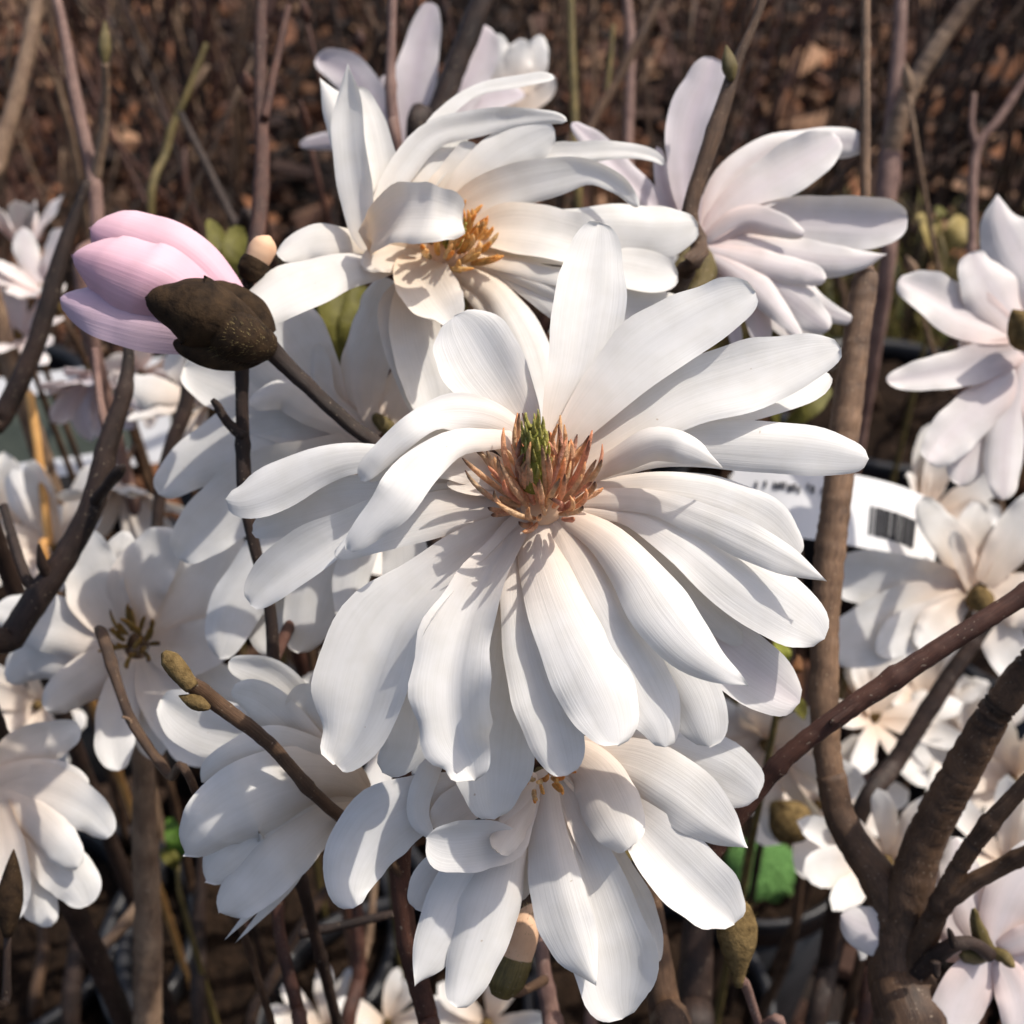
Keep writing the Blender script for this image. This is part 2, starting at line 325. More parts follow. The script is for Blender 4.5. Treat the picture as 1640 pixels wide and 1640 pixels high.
def stamens(fl, n, axis, base_r, length, spread, cols, tipdark=0.6, single=True, rad=0.00042, seed=3, part='stamen', dz=0.0, shift=(0, 0), flat=0):
    """ring of curved strap-like stamens round the flower's centre"""
    r = np.random.default_rng(seed); ax = unit(np.array(axis, float)); e1 = unit(np.cross(ax, (0, 1, 0.2))); e2 = np.cross(ax, e1)
    c0 = cam3(fl['c'][0] + shift[0], fl['c'][1] + shift[1], fl['d'] - dz); parts = []; cc = []
    for i in range(n):
        ring = i % 3; an = i * 2.39996 + r.uniform(-0.2, 0.2); dr = e1 * math.cos(an) + e2 * math.sin(an)
        sp = spread * (0.35 + 0.33 * ring) * r.uniform(0.85, 1.15); Ls = length * r.uniform(0.75, 1.12)
        b0 = c0 + dr * base_r * (0.55 + 0.22 * ring) + ax * (0.0012 * (2 - ring))
        t = np.linspace(0, 1, 9)[:, None]; side = np.cross(ax, dr) * r.normal(0, 0.2); hook = r.normal(0, 0.10)
        P = b0 + Ls * (ax * (t * math.cos(sp * 0.8) + 0.10 * t ** 2) + dr * (math.sin(sp) * t - (0.24 + hook) * t ** 2.4) + side * t ** 2)
        rd = rad * np.interp(t[:, 0], [0, 0.15, 0.6, 0.9, 1], [0.75, 1.0, 1.15, 0.8, 0.25]) * r.uniform(0.85, 1.2)
        v, f, u = tube(W(P), rd, 6); base = np.array(cols[r.integers(len(cols))]) * r.uniform(0.8, 1.15)
        tip = np.array((0.10, 0.035, 0.025)) if r.random() < tipdark else base * np.array((1.0, 0.8, 0.6))
        f2 = np.repeat(np.clip((t[:, 0] - 0.74) / 0.26, 0, 1), 6)[:, None]; cv = base * (1 - f2) + tip * f2
        if single: mesh_obj(part, v, f, M['stamen'], fl['e'], colr=cv, origin=fl['o'])
        else: parts.append((v, f, u)); cc.append(cv)
    if not single:
        v, f, u = join(parts); tag(mesh_obj('stamen_cluster', v, f, M['stamen'], fl['e'], colr=np.vstack(cc), origin=fl['o']), kind='stuff')
def pistil(fl, axis, length, rad, n=34, seed=5, dz=0.002, shift=(0, 0)):
    r = np.random.default_rng(seed); ax = unit(np.array(axis, float)); e1 = unit(np.cross(ax, (0, 1, 0.2))); e2 = np.cross(ax, e1)
    c0 = cam3(fl['c'][0] + shift[0], fl['c'][1] + shift[1], fl['d'] - dz); t = np.linspace(0, 1, 12); P = c0 + ax * length * t[:, None]
    parts = [tube(W(P), rad * np.interp(t, [0, 0.3, 0.8, 1], [1, 0.95, 0.6, 0.1]), 10)]; cc = [np.tile((0.26, 0.27, 0.05), (120, 1))]
    for i in range(n):
        tt = 0.15 + 0.85 * i / n; an = i * 2.4; dr = e1 * math.cos(an) + e2 * math.sin(an); rr = rad * np.interp(tt, [0, 0.3, 0.8, 1], [1, 0.95, 0.6, 0.15])
        s = np.linspace(0, 1, 6)[:, None]; b = c0 + ax * length * tt + dr * rr * 0.75
        Q = b + (dr * (0.9 * s - 0.5 * s ** 2) + ax * (0.5 * s + 0.9 * s ** 2)) * 0.0021
        parts.append(tube(W(Q), 0.00042 * np.interp(s[:, 0], [0, 0.5, 1], [1.3, 0.9, 0.25]), 6)); cc.append(np.tile(np.array((0.50, 0.47, 0.13)) * r.uniform(0.55, 1.25), (36, 1)))
    v, f, u = join(parts); mesh_obj('pistil_cone', v, f, M['pistil'], fl['e'], colr=np.vstack(cc), origin=fl['o'])
ORANGE = [(0.93, 0.62, 0.38), (0.90, 0.55, 0.34), (0.95, 0.70, 0.45), (0.86, 0.48, 0.34)]
GOLD = [(0.94, 0.58, 0.20), (0.95, 0.66, 0.28), (0.92, 0.50, 0.16), (0.95, 0.74, 0.42)]
exec_order = []

# ---------------------------------------------------------------- ground
gx = 60
mesh_obj_ground = mesh_obj('ground', [(-gx, -gx, 0), (gx, -gx, 0), (gx, gx, 0), (-gx, gx, 0)], [(0, 1, 2, 3)], M['ground'], smooth=False)
tag(mesh_obj_ground, 'dark brown soil under the leaf litter', None, None, 'structure')
def scatter_chips(n, y0, y1, size, seed, cols, flat, z=0.004, name='bark_mulch', label=''):
    r = np.random.default_rng(seed); u = r.random(n); y = y0 + (y1 - y0) * u ** 0.8; x = r.uniform(-1, 1, n) * (0.42 + 0.52 * y)
    L = size * r.lognormal(0, 0.4, n); Wd = L * r.uniform(0.25, 0.7, n); H = L * flat * r.uniform(0.5, 1.3, n)
    base = np.array([(-1, -1, -1), (1, -1, -1), (1, 1, -1), (-1, 1, -1), (-1, -1, 1), (1, -1, 1), (1, 1, 1), (-1, 1, 1)], float) * 0.5
    V = base[None] * (1 + r.uniform(-0.38, 0.38, (n, 8, 3))); V = V * np.stack([L, Wd, H], 1)[:, None, :]
    V[:, :, 2] += (V[:, :, 0] ** 2) * (r.uniform(-8, 8, n) / (size * 20))[:, None]
    a, b, c = r.uniform(0, 6.28, n), r.normal(0, 0.42, n), r.normal(0, 0.42, n)
    ca, sa, cb, sb, cc, sc = np.cos(a), np.sin(a), np.cos(b), np.sin(b), np.cos(c), np.sin(c); o = np.zeros(n); i = np.ones(n)
    Rz = np.stack([ca, -sa, o, sa, ca, o, o, o, i], 1).reshape(-1, 3, 3); Ry = np.stack([cb, o, sb, o, i, o, -sb, o, cb], 1).reshape(-1, 3, 3)
    Rx = np.stack([i, o, o, o, cc, -sc, o, sc, cc], 1).reshape(-1, 3, 3); V = np.einsum('nij,nkj->nki', Rz @ Ry @ Rx, V)
    V += np.stack([x, y, z + r.random(n) ** 2 * size * 0.9], 1)[:, None, :]
    fq = np.array([(0, 3, 2, 1), (4, 5, 6, 7), (0, 1, 5, 4), (1, 2, 6, 5), (2, 3, 7, 6), (3, 0, 4, 7)]); Fc = (fq[None] + (np.arange(n) * 8)[:, None, None]).reshape(-1, 4)
    cv = np.array(cols)[r.integers(len(cols), size=n)] * (r.uniform(0.35, 1.3, n) * np.interp(y, [0.7, 1.1], [0.6, 1.0]))[:, None]  # nearer chips darker: shade of plants out of view put into their colour
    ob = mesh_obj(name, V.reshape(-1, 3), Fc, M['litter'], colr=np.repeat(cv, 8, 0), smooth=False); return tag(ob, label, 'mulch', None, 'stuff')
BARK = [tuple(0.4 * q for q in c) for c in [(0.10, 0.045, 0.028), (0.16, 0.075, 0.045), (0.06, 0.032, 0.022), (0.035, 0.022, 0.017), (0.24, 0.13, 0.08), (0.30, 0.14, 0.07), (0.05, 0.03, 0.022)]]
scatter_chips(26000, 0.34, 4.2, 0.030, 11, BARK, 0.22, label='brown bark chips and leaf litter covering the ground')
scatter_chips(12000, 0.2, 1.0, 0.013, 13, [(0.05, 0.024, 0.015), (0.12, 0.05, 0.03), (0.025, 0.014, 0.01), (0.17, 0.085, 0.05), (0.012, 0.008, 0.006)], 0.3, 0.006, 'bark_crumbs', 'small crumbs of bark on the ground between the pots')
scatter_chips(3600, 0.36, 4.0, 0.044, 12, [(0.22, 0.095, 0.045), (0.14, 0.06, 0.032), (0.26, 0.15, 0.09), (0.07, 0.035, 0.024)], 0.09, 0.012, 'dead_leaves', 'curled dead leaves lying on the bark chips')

# ---------------------------------------------------------------- pots
def pot(x, y, rad, h, label, soil='soil', body='pot', lean=0.0):
    o = np.array((x, y, 0.0)); e = empty('nursery_pot', o, label, 'pot', 'black plastic nursery pots'); n = 40; a = np.arange(n) / n * 2 * math.pi
    def lathe(name, prof, mat, closed=True):
        V = np.array([(x + r_ * math.cos(t) + lean * z_, y + r_ * math.sin(t), z_) for r_, z_ in prof for t in a]); Fc = []
        m = len(prof)
        for i in range(m if closed else m - 1):
            for j in range(n): b = (j + 1) % n; k = (i + 1) % m; Fc.append((i * n + j, i * n + b, k * n + b, k * n + j))
        return mesh_obj(name, V, Fc, mat, e, origin=o)
    lathe('pot_wall', [(rad * 0.76, 0.002), (rad * 0.8, 0.006), (rad * 0.965, h - 0.021), (rad * 0.925, h - 0.021), (rad * 0.74, 0.008)], M[body])
    lathe('rim', [(rad * 0.97, h - 0.0205), (rad * 1.02, h - 0.02), (rad * 1.03, h - 0.002), (rad * 1.02, h), (rad * 0.97, h), (rad * 0.94, h - 0.003), (rad * 0.93, h - 0.0205)], M[body])
    r = np.random.default_rng(int(abs(x) * 1000 + y * 77)); g = [(0.0, 0.0)] + [(q, t) for q in (0.25, 0.5, 0.75, 0.95) for t in a]
    V = np.array([(x + q * rad * 0.965 * math.cos(t), y + q * rad * 0.965 * math.sin(t), h - 0.018 + r.normal(0, 0.003)) for q, t in g])
    Fc = [(0, 1 + j, 1 + (j + 1) % n) for j in range(n)] + [(1 + i * n + j, 1 + (i + 1) * n + j, 1 + (i + 1) * n + (j + 1) % n, 1 + i * n + (j + 1) % n) for i in range(3) for j in range(n)]
    mesh_obj('soil', V, Fc, M[soil], e, origin=o); return e
def ground_at(px, py, z):
    d = CR @ cam3(px, py, 1.0); t = (z - CAM_H) / d[2]; return CT + d * t
pm = ground_at(1200, 1330, 0.20)
mp_ = pot(pm[0], pm[1], 0.058, 0.20, 'black nursery pot with a cushion of bright green moss', 'soil', 'pot')
mc = ground_at(1222, 1382, 0.19); r = np.random.default_rng(8); ca = np.arange(26) / 26 * 2 * math.pi
MV = [(mc[0], mc[1], 0.196)] + [(mc[0] + q * 0.022 * math.cos(t) * (1 + 0.16 * math.sin(3 * t + 1)) * r.uniform(.94, 1.06), mc[1] + q * 0.02 * math.sin(t) * r.uniform(.94, 1.06), 0.180 + 0.016 * math.sqrt(max(0, 1 - q * q)) + r.normal(0, .0012)) for q in (.2, .4, .6, .8, .93, 1.0) for t in ca]
MF = [(0, 1 + j, 1 + (j + 1) % 26) for j in range(26)] + [(1 + i * 26 + j, 1 + (i + 1) * 26 + j, 1 + (i + 1) * 26 + (j + 1) % 26, 1 + i * 26 + (j + 1) % 26) for i in range(5) for j in range(26)]
mesh_obj('moss_cushion', MV, MF, M['moss'], mp_, origin=(pm[0], pm[1], 0))
POTS = [(-0.30, 0.62, 0.09), (-0.08, 0.60, 0.085), (0.36, 0.60, 0.09), (-0.46, 0.86, 0.1), (-0.2, 0.84, 0.095), (0.06, 0.86, 0.1), (0.32, 0.86, 0.1), (0.58, 0.84, 0.1), (-0.12, 0.36, 0.08), (0.155, 0.25, 0.055), (-0.27, 0.36, 0.07)]
for qx, qy, qr in ((400, 1490, .075), (90, 1500, .07), (640, 1640, .07), (1040, 1600, .06)):
    q_ = ground_at(qx, qy, 0.2); POTS.append((q_[0], q_[1], qr))
for i, (x, y, r_) in enumerate(POTS):
    pot(x, y, r_, 0.20, 'plain black nursery pot of dark soil between the magnolia stems')

# ---------------------------------------------------------------- shrubs in the background: bare upright stems with forks
def bare_shrub(x, y, z0, n, hgt, mat, label, seed, lean=0.0):
    r = np.random.default_rng(seed); o = np.array((x, y, z0)); e = empty('bare_shrub', o, label, 'shrub', 'bare shrubs behind the flowers')
    for i in range(n):
        an = r.uniform(0, 6.28); sp = r.uniform(0.03, 0.30); H = hgt * r.uniform(0.65, 1.1); t = np.linspace(0, 1, 13)[:, None]
        top = np.array((math.cos(an) * sp + lean, math.sin(an) * sp * 0.7, H)); P = o + np.array((math.cos(an), math.sin(an), 0)) * 0.012 + top * t + np.array((r.normal(0, 0.025), r.normal(0, 0.02), 0)) * np.sin(t * 3.1)
        P = P + r.normal(0, 0.002, P.shape); rb = r.uniform(0.0024, 0.0052); parts = [tube(P, rb * (1 - 0.6 * t[:, 0]), 6, wob=0.05, seed=i)]
        for q in range(r.integers(2, 6)):
            k = r.integers(4, 11); d = unit(unit(P[k] - P[k - 1]) + np.array((r.normal(0, 0.55), r.normal(0, 0.45), 0.1))); Lb = r.uniform(0.06, 0.22)
            s = np.linspace(0, 1, 7)[:, None]; Q = P[k] + d * Lb * s + np.array((0, 0, 0.045)) * s ** 2; rq = rb * 0.62 * (1 - 0.5 * t[k, 0])
            parts.append(tube(Q, rq * (1 - 0.45 * s[:, 0]), 6, wob=0.06, seed=q))
            parts.append(bud_geo(Q[-1] - d * 0.001, Q[-1] + unit(d + np.array((0, 0, 0.8))) * r.uniform(0.008, 0.017), r.uniform(0.0018, 0.0034), ns=6, n=7))
        v, f, u = join(parts); mesh_obj('stem', v, f, M[mat], e, u, origin=o)
r_ = np.random.default_rng(21); mats = ['mauve', 'brown', 'tan', 'red', 'brown', 'dark', 'dark', 'brown']
BARE = {'mauve': 'bare mauve-grey shrub stems rising in the soft background', 'brown': 'bare brown shrub stems rising in the soft background', 'tan': 'bare pale tan shrub stems rising in the soft background',
        'red': 'bare reddish shrub stems rising in the soft background', 'olive': 'bare olive-green shrub stems rising in the soft background', 'dark': 'bare blackish shrub stems rising in the soft background'}
spots = [(x, y) for x, y, q in POTS[:8]]
for (x, y) in spots:
    m_ = mats[r_.integers(8)]; bare_shrub(x, y, 0.18, 5, r_.uniform(0.3, 0.42), m_, BARE[m_], int(r_.integers(1e6)))
for row, (yy, nn) in enumerate([(1.12, 7), (1.38, 8), (1.7, 8), (2.1, 8), (2.6, 8), (3.2, 7)]):
    for i in range(nn):
        x = ((i + 0.5) / nn * 2 - 1) * (0.28 + yy * 0.46) + r_.normal(0, 0.06); m_ = mats[r_.integers(8)]
        bare_shrub(x, yy + r_.normal(0, 0.07), -0.01, int(r_.integers(5, 9)), r_.uniform(0.5, 0.8) * (1 - 0.1 * row / 5), m_, BARE[m_], int(r_.integers(1e6)))

# low olive grass and old leaves between the pots
def grass(n, boxes, seed):
    r = np.random.default_rng(seed); V = []; Fc = []; C = []
    for i in range(n):
        x0, x1, y0, y1, h = boxes[r.integers(len(boxes))]; b = np.array((r.uniform(x0, x1), r.uniform(y0, y1), 0)); H = h * r.uniform(0.5, 1.2); a = r.uniform(0, 6.28); ln = r.uniform(0.1, 0.7) * H; w = r.uniform(0.0018, 0.004)
        dr = np.array((math.cos(a), math.sin(a), 0)); sd_ = np.array((-dr[1], dr[0], 0)) * w; k = len(V); c = np.array([(0.14, 0.13, 0.03), (0.2, 0.17, 0.05), (0.09, 0.10, 0.03), (0.26, 0.19, 0.09)][r.integers(4)]) * r.uniform(0.6, 1.2)
        for t, ww in ((0, 1), (0.35, 1), (0.7, 0.7), (1, 0.1)):
            p = b + dr * ln * t * t + np.array((0, 0, H * (t - 0.25 * t * t))); V += [p - sd_ * ww, p + sd_ * ww]; C += [c, c]
        for q in range(3): Fc.append((k + 2 * q, k + 2 * q + 1, k + 2 * q + 3, k + 2 * q + 2))
    tag(mesh_obj('dry_grass', V, Fc, M['leaf'], colr=np.array(C)), 'thin olive grass growing between the pots', 'grass', None, 'stuff')
grass(1700, [(-0.3, -0.05, 1.0, 1.35, 0.14), (0.12, 0.5, 1.0, 1.4, 0.2), (0.3, 0.7, 0.95, 1.35, 0.18)], 31)

# ---------------------------------------------------------------- flower A: the wide open one
A = flower(868, 800, 0.220, (-0.02, 0.30, 0.95), M['white'], 'large wide-open white star magnolia flower with orange stamens round a green cone')
pp = lambda s, **k: petal_px(A, s, **k)
pp('874,770,30 893,680,55 922,600,100 940,500,116 952,420,96 959,357,0', o=3, l=.18, c=.1, k=.25, r=-8)
pp('885,760,25 905,712,40 950,650,76 1030,570,108 1110,518,105 1170,487,82 1210,468,0', o=6, l=.18, c=.1, k=.2, r=10)
pp('900,770,25 935,735,45 1010,688,74 1100,637,98 1200,605,108 1290,573,78 1346,558,0', o=4, l=.15, c=.1, k=.22, r=6)
pp('960,720,30 1100,672,45 1200,648,58 1290,622,52 1327,598,0', o=-4, l=.1, c=.15, k=.2)
pp('920,730,20 1000,665,40 1060,618,52 1110,585,44 1130,570,0', o=-5, l=.1, c=.15)
pp('905,785,25 960,755,40 1040,722,56 1130,712,74 1220,714,86 1310,722,78 1365,731,56 1392,735,0', o=2, l=.1, c=.12, k=-.25, r=-8)
pp('905,785,20 940,765,28 990,738,42 1050,712,56 1105,722,46 1158,750,0', o=0, l=.16, c=.1, k=-.5, lo=(0, 2, 6, 9, 8, 3), r=-15, p=1)
pp('910,800,25 960,788,40 1050,782,52 1140,797,74 1220,832,80 1262,868,52 1280,892,0', o=0, l=.08, c=.25, k=-.15, r=-6)
pp('905,808,25 950,800,34 1040,803,40 1120,832,54 1200,868,62 1270,903,42 1324,931,0', o=3, l=.09, c=.18, k=-.2, r=-12, p=1)
pp('905,815,25 950,812,34 1020,822,52 1100,862,92 1180,920,118 1260,975,110 1298,1003,76 1320,1024,0', o=1, l=.05, c=.25, k=-.12, r=8)
pp('890,820,28 925,835,40 970,862,58 1020,915,84 1060,975,98 1105,1030,84 1150,1068,52 1199,1099,0', o=7, l=.15, c=.2, k=-.35, r=6, p=1)
pp('900,825,25 960,885,36 1010,960,62 1060,1040,78 1105,1105,98 1128,1160,80 1136,1196,0', o=-1, l=.05, c=.2, k=-.3, r=-5)
pp('930,840,30 1050,945,56 1120,1005,84 1180,1058,106 1240,1100,92 1281,1126,0', o=-9, l=.0, c=.25, k=.2, mat=M['blush'], r=4)
pp('925,830,25 990,850,36 1050,890,52 1110,950,62 1160,1000,48 1190,1030,0', o=-7, l=0, c=.2)
pp('866,825,40 860,860,62 876,925,86 910,1010,108 950,1090,128 975,1145,108 990,1194,0', o=7, l=.08, c=.22, k=-.22, r=5)
pp('880,825,30 905,855,44 945,930,72 990,1020,88 1035,1110,100 1060,1162,70 1066,1197,0', o=4, l=.05, c=.22, k=-.2, r=4)
pp('890,825,22 930,852,30 975,910,46 1010,990,78 1045,1070,82 1066,1118,0', o=-2, l=.05, c=.2, k=.2)
pp('862,830,30 840,860,46 834,950,64 850,1050,88 875,1130,100 895,1195,88 910,1241,0', o=2, l=.05, c=.2, k=.3, r=-5)
pp('852,828,30 828,845,40 782,920,68 747,1000,98 728,1090,130 732,1170,128 750,1215,88 760,1250,0', o=6, l=.06, c=.2, k=.62, r=-8, ruf=1.8, fold=1)
pp('850,840,30 825,900,44 815,1000,64 806,1100,92 790,1200,130 788,1270,94 792,1313,0', o=-5, l=0, c=.2, k=.15)
pp('845,825,28 800,848,40 712,915,84 640,990,124 602,1070,146 580,1140,138 560,1190,94 538,1224,0', o=2, l=.05, c=.2, k=.62, r=-10, ruf=1.2, fold=1)
pp('840,835,28 790,870,36 722,960,76 675,1050,100 655,1140,118 645,1200,80 612,1238,0', o=-4, l=.0, c=.2, k=.1)
pp('840,810,28 760,800,40 650,815,54 560,852,62 490,895,76 430,940,62 401,969,0', o=0, l=.05, c=.2, k=.5, r=-8, fold=1)
pp('840,805,28 770,790,40 650,797,72 540,805,82 450,833,54 404,852,0', o=-4, l=.0, c=.2, k=.15)
pp('845,808,28 820,806,38 740,815,68 660,832,76 590,862,52 536,890,0', o=4, l=.06, c=.15, k=-.2, r=-6)
pp('846,790,16 826,712,26 780,703,34 725,708,44 672,745,62 630,800,66 590,842,48 556,880,0', o=2, l=.1, c=.05, k=-.18, lo=(2, 4, 9, 12, 9, 6), r=-14)
pp('850,780,16 834,700,26 790,668,50 735,660,60 690,668,44 635,705,42 595,745,34 577,768,0', o=2, l=.06, c=.1, k=-.15, lo=(0, 2, 5, 8, 6, 3), r=-6)
pp('840,780,20 800,705,34 720,690,44 670,710,54 620,742,40 586,770,0', o=1, l=.04, c=.1, k=-.2, lo=(0, 2, 4, 5, 3), r=10)
pp('840,790,24 760,752,34 680,733,40 620,733,42 560,734,52 500,752,66 440,780,80 390,800,62 361,800,0', o=1, l=.05, c=.15, k=-.25, r=7)
pp('856,770,22 848,705,34 815,645,98 775,585,130 748,538,118 728,506,0', o=0, l=.1, c=.1, k=.25, r=8)
pp('850,800,26 820,772,46 775,750,60 725,742,56 688,752,0', o=4, l=.14, c=.1, k=-.3, r=-10)
pp('850,806,24 800,786,30 755,782,26 715,775,0', o=3, l=.1, c=.1, k=.2)
pp('840,800,22 760,770,32 700,752,34 640,752,30 585,765,0', o=-3, l=.02, c=.15, k=.2)
AX = (-0.06, 0.80, 0.60)
stamens(A, 70, AX, 0.0050, 0.0116, 1.08, ORANGE, 0.5, True, 0.00045, 3, dz=0.0045, shift=(0, 4), flat=1)
stamens(A, 34, AX, 0.0058, 0.0064, 1.45, ORANGE, 0.3, True, 0.00042, 4, dz=0.0036, shift=(1, 8))
v, f, u = bud_geo(W(cam3(868, 824, .2210)), W(cam3(866, 770, .2125)), 0.0040, [(0, .6), (.2, 1), (.6, .9), (1, .4)]); mesh_obj('receptacle', v, f, M['peach'], A['e'], u, origin=A['o'])
pistil(A, AX, 0.0128, 0.0027, 44, dz=0.0088, shift=(-8, -22))

# ---------------------------------------------------------------- flower B: above, with a petal folded over its stamens
B = flower(705, 405, 0.272, (0.05, 0.28, 0.95), M['cream'], 'white magnolia flower with one petal folded over its golden stamens, above the largest bloom')
pp = lambda s, **k: petal_px(B, s, **k)
pp('640,400,24 588,385,34 574,310,58 562,230,52 560,160,42 557,102,0', o=10, l=.1, k=.3, p=1, r=20)
pp('660,390,24 612,330,48 602,260,60 586,190,54 568,140,0', o=4, l=.05, k=.2, r=-14)
pp('640,380,20 570,270,40 543,180,48 512,124,0', o=-2, l=0, p=1)
pp('660,385,22 612,345,32 646,268,46 692,217,44 760,198,42 830,190,30 885,188,20 908,194,0', o=6, l=.1, k=.2, r=-16, ruf=.9)
pp('680,360,16 682,230,22 720,175,22 765,144,20 830,132,19 865,126,18 889,124,0', o=-2, l=0, k=.2, ruf=1)
pp('690,390,24 655,335,42 685,280,50 722,225,52 745,190,0', o=1, l=.05, k=.25)
pp('700,380,24 695,330,40 722,290,50 752,250,44 765,232,0', o=3, l=.05, k=.25)
pp('720,385,24 720,338,40 765,282,68 820,240,82 862,218,66 888,208,0', o=5, l=.08, k=-.15, r=-14)
pp('725,390,26 730,345,42 790,310,70 870,287,66 940,276,40 990,296,30 1022,330,0', o=8, l=.1, c=.1, k=.2, r=-22)
pp('740,380,20 860,262,32 930,246,32 1000,241,26 1045,250,18 1064,264,0', o=-3, l=.0, k=.2, ruf=.9)
pp('735,398,30 770,374,46 840,370,82 920,388,78 990,408,0', o=5, l=.05, k=.2, r=8)
pp('760,392,24 860,362,34 930,363,60 1000,366,82 1060,370,84 1100,364,54 1117,360,0', o=2, l=.05, c=.1, k=-.2, r=-8)
pp('780,405,24 930,412,42 1000,430,66 1050,441,66 1085,440,0', o=-2, l=.0, k=.2)
pp('735,408,18 820,422,28 900,440,34 960,452,0', o=5, l=.05, k=-.3)
pp('735,412,18 820,434,26 890,462,32 950,492,0', o=4, l=.04, k=-.3)
pp('735,415,18 815,445,24 880,490,30 930,540,0', o=2, l=.02, k=-.3)
pp('780,420,24 900,470,60 980,495,76 1050,500,72 1100,490,0', o=-6, l=.0, k=.1)
pp('720,420,24 742,436,30 790,460,48 832,520,64 856,580,68 868,640,52 872,695,0', o=5, l=.06, c=.15, k=-.3, r=10)
pp('715,420,24 735,442,28 775,482,42 815,540,54 842,600,44 850,660,0', o=1, l=.0, c=.15, k=.2)
pp('672,412,48 672,440,84 694,478,94 712,503,70 724,524,0', o=9, l=.3, k=.3, r=4, nobase=1)
pp('612,402,20 594,384,36 634,352,72 680,346,88 718,350,68 741,358,0', k=.35, r=4, nobase=1, lo=(3, 13, 20, 23, 22, 19))
pp('660,412,24 612,425,34 550,430,62 490,450,86 430,481,76 402,500,46 388,511,0', o=6, l=.1, k=-.2, r=-8)
pp('660,405,22 605,403,30 550,386,54 490,388,54 446,412,0', o=1, l=.04, k=-.3)
pp('690,405,36 645,408,62 605,418,44 582,428,0', o=5, l=.08, k=.2)
pp('690,425,28 660,470,52 668,545,88 690,620,88 704,690,0', o=-1, l=0, c=.1, k=.2, r=6)
pp('690,425,24 640,470,36 625,500,40 640,560,50 668,640,40 690,690,0', o=-4, l=0, c=.1)
stamens(B, 60, (0.35, 0.5, 0.75), 0.0060, 0.0074, 1.0, GOLD, 0.0, True, 0.00058, 9, dz=0.003, shift=(14, -6), flat=1)
v, f, u = bud_geo(W(cam3(712, 408, .272)), W(cam3(728, 380, .266)), 0.0048, [(0, .6), (.2, 1), (.6, .9), (1, .4)]); mesh_obj('receptacle', v, f, M['peach'], B['e'], u, origin=B['o'])
pistil(B, (0.35, 0.5, 0.75), 0.006, 0.0016, dz=0.005, shift=(14, -8))

# ---------------------------------------------------------------- flower C: side view, upper right
C_ = flower(1122, 392, 0.305, (0.12, 0.05, 0.99), M['blush'], 'white magnolia flower seen from the side, pinkish at its base, on the leaning dark stem')
pp = lambda s, **k: petal_px(C_, s, **k)
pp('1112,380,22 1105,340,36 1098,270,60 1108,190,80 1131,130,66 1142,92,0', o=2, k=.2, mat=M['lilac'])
pp('1130,370,28 1168,295,58 1230,248,58 1310,232,54 1358,229,46 1387,235,0', o=-4, k=-.2, r=-14)
pp('1130,380,24 1190,320,62 1260,275,78 1310,245,64 1344,220,0', o=4, k=.2, r=10)
pp('1130,390,24 1220,356,58 1310,357,84 1390,358,80 1432,355,56 1454,352,0', o=1, k=.25, r=-12)
pp('1130,390,24 1190,352,46 1240,358,40 1287,376,0', o=7, k=-.3)
pp('1130,398,24 1230,405,62 1320,416,54 1380,415,32 1421,407,0', o=4, k=-.25, p=1)
pp('1130,398,22 1220,422,48 1290,436,36 1322,448,0', o=8, k=-.3)
pp('1130,400,24 1200,432,44 1265,478,62 1308,512,46 1328,527,0', o=6, k=-.25)
pp('1140,402,24 1250,438,50 1310,490,36 1360,512,18 1396,520,0', o=1, k=-.3, p=1)
pp('1130,404,20 1205,452,46 1258,508,30 1292,558,0', o=10, k=-.3, p=1)
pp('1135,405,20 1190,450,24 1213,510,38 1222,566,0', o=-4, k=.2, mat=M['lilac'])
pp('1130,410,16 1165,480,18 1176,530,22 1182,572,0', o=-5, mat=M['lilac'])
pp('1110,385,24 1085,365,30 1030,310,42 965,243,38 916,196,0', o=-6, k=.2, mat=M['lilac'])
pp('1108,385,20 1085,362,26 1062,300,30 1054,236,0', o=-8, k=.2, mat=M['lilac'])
pp('1140,405,20 1230,500,30 1310,556,32 1370,573,0', o=-8, p=1)
for s in ('1120,395,24 1135,420,34 1128,450,28 1108,468,0', '1112,400,20 1098,425,30 1085,450,20 1078,470,0'):
    petal_px(C_, s, name='bract', o=4, k=-.5, mat=M['olive'], nobase=1, thick=.0006)

# ---------------------------------------------------------------- flower D: hanging below the largest
D_ = flower(862, 1232, 0.232, (0, 0.12, 0.99), M['white'], 'white magnolia flower hanging below the largest bloom, petals drooping downward')
pp = lambda s, **k: petal_px(D_, s, **k)
pp('930,1202,40 1050,1200,72 1140,1230,104 1188,1258,86 1214,1278,0', o=-2, k=-.15, r=-6)
pp('900,1215,36 1000,1222,82 1080,1262,108 1150,1320,74 1198,1358,0', o=3, k=-.2, p=1, r=4)
pp('905,1230,30 1010,1310,70 1080,1380,112 1140,1438,102 1165,1462,70 1176,1480,0', o=1, k=.42, r=6)
pp('890,1200,44 945,1235,80 975,1290,98 998,1335,74 1010,1358,0', o=8, k=-.3, r=-8)
pp('870,1235,36 888,1250,44 915,1330,78 950,1430,114 978,1530,134 985,1595,100 997,1632,0', o=1, k=.42, r=4)
pp('862,1235,34 868,1250,44 872,1320,62 890,1430,86 920,1520,74 956,1580,0', o=6, k=-.3, p=1, r=-14)
pp('900,1260,36 935,1320,52 980,1400,72 1020,1480,74 1048,1545,0', o=-3, k=.2)
pp('840,1260,26 825,1300,36 772,1370,82 730,1450,94 690,1530,62 664,1580,0', o=1, k=-.2, p=1, r=6)
pp('845,1265,26 825,1300,34 806,1370,72 780,1460,98 750,1550,80 732,1614,0', o=4, k=-.35, r=-8)
pp('830,1245,28 760,1258,36 680,1285,84 612,1322,114 570,1380,104 560,1426,70 566,1455,0', o=3, k=-.3, r=8)
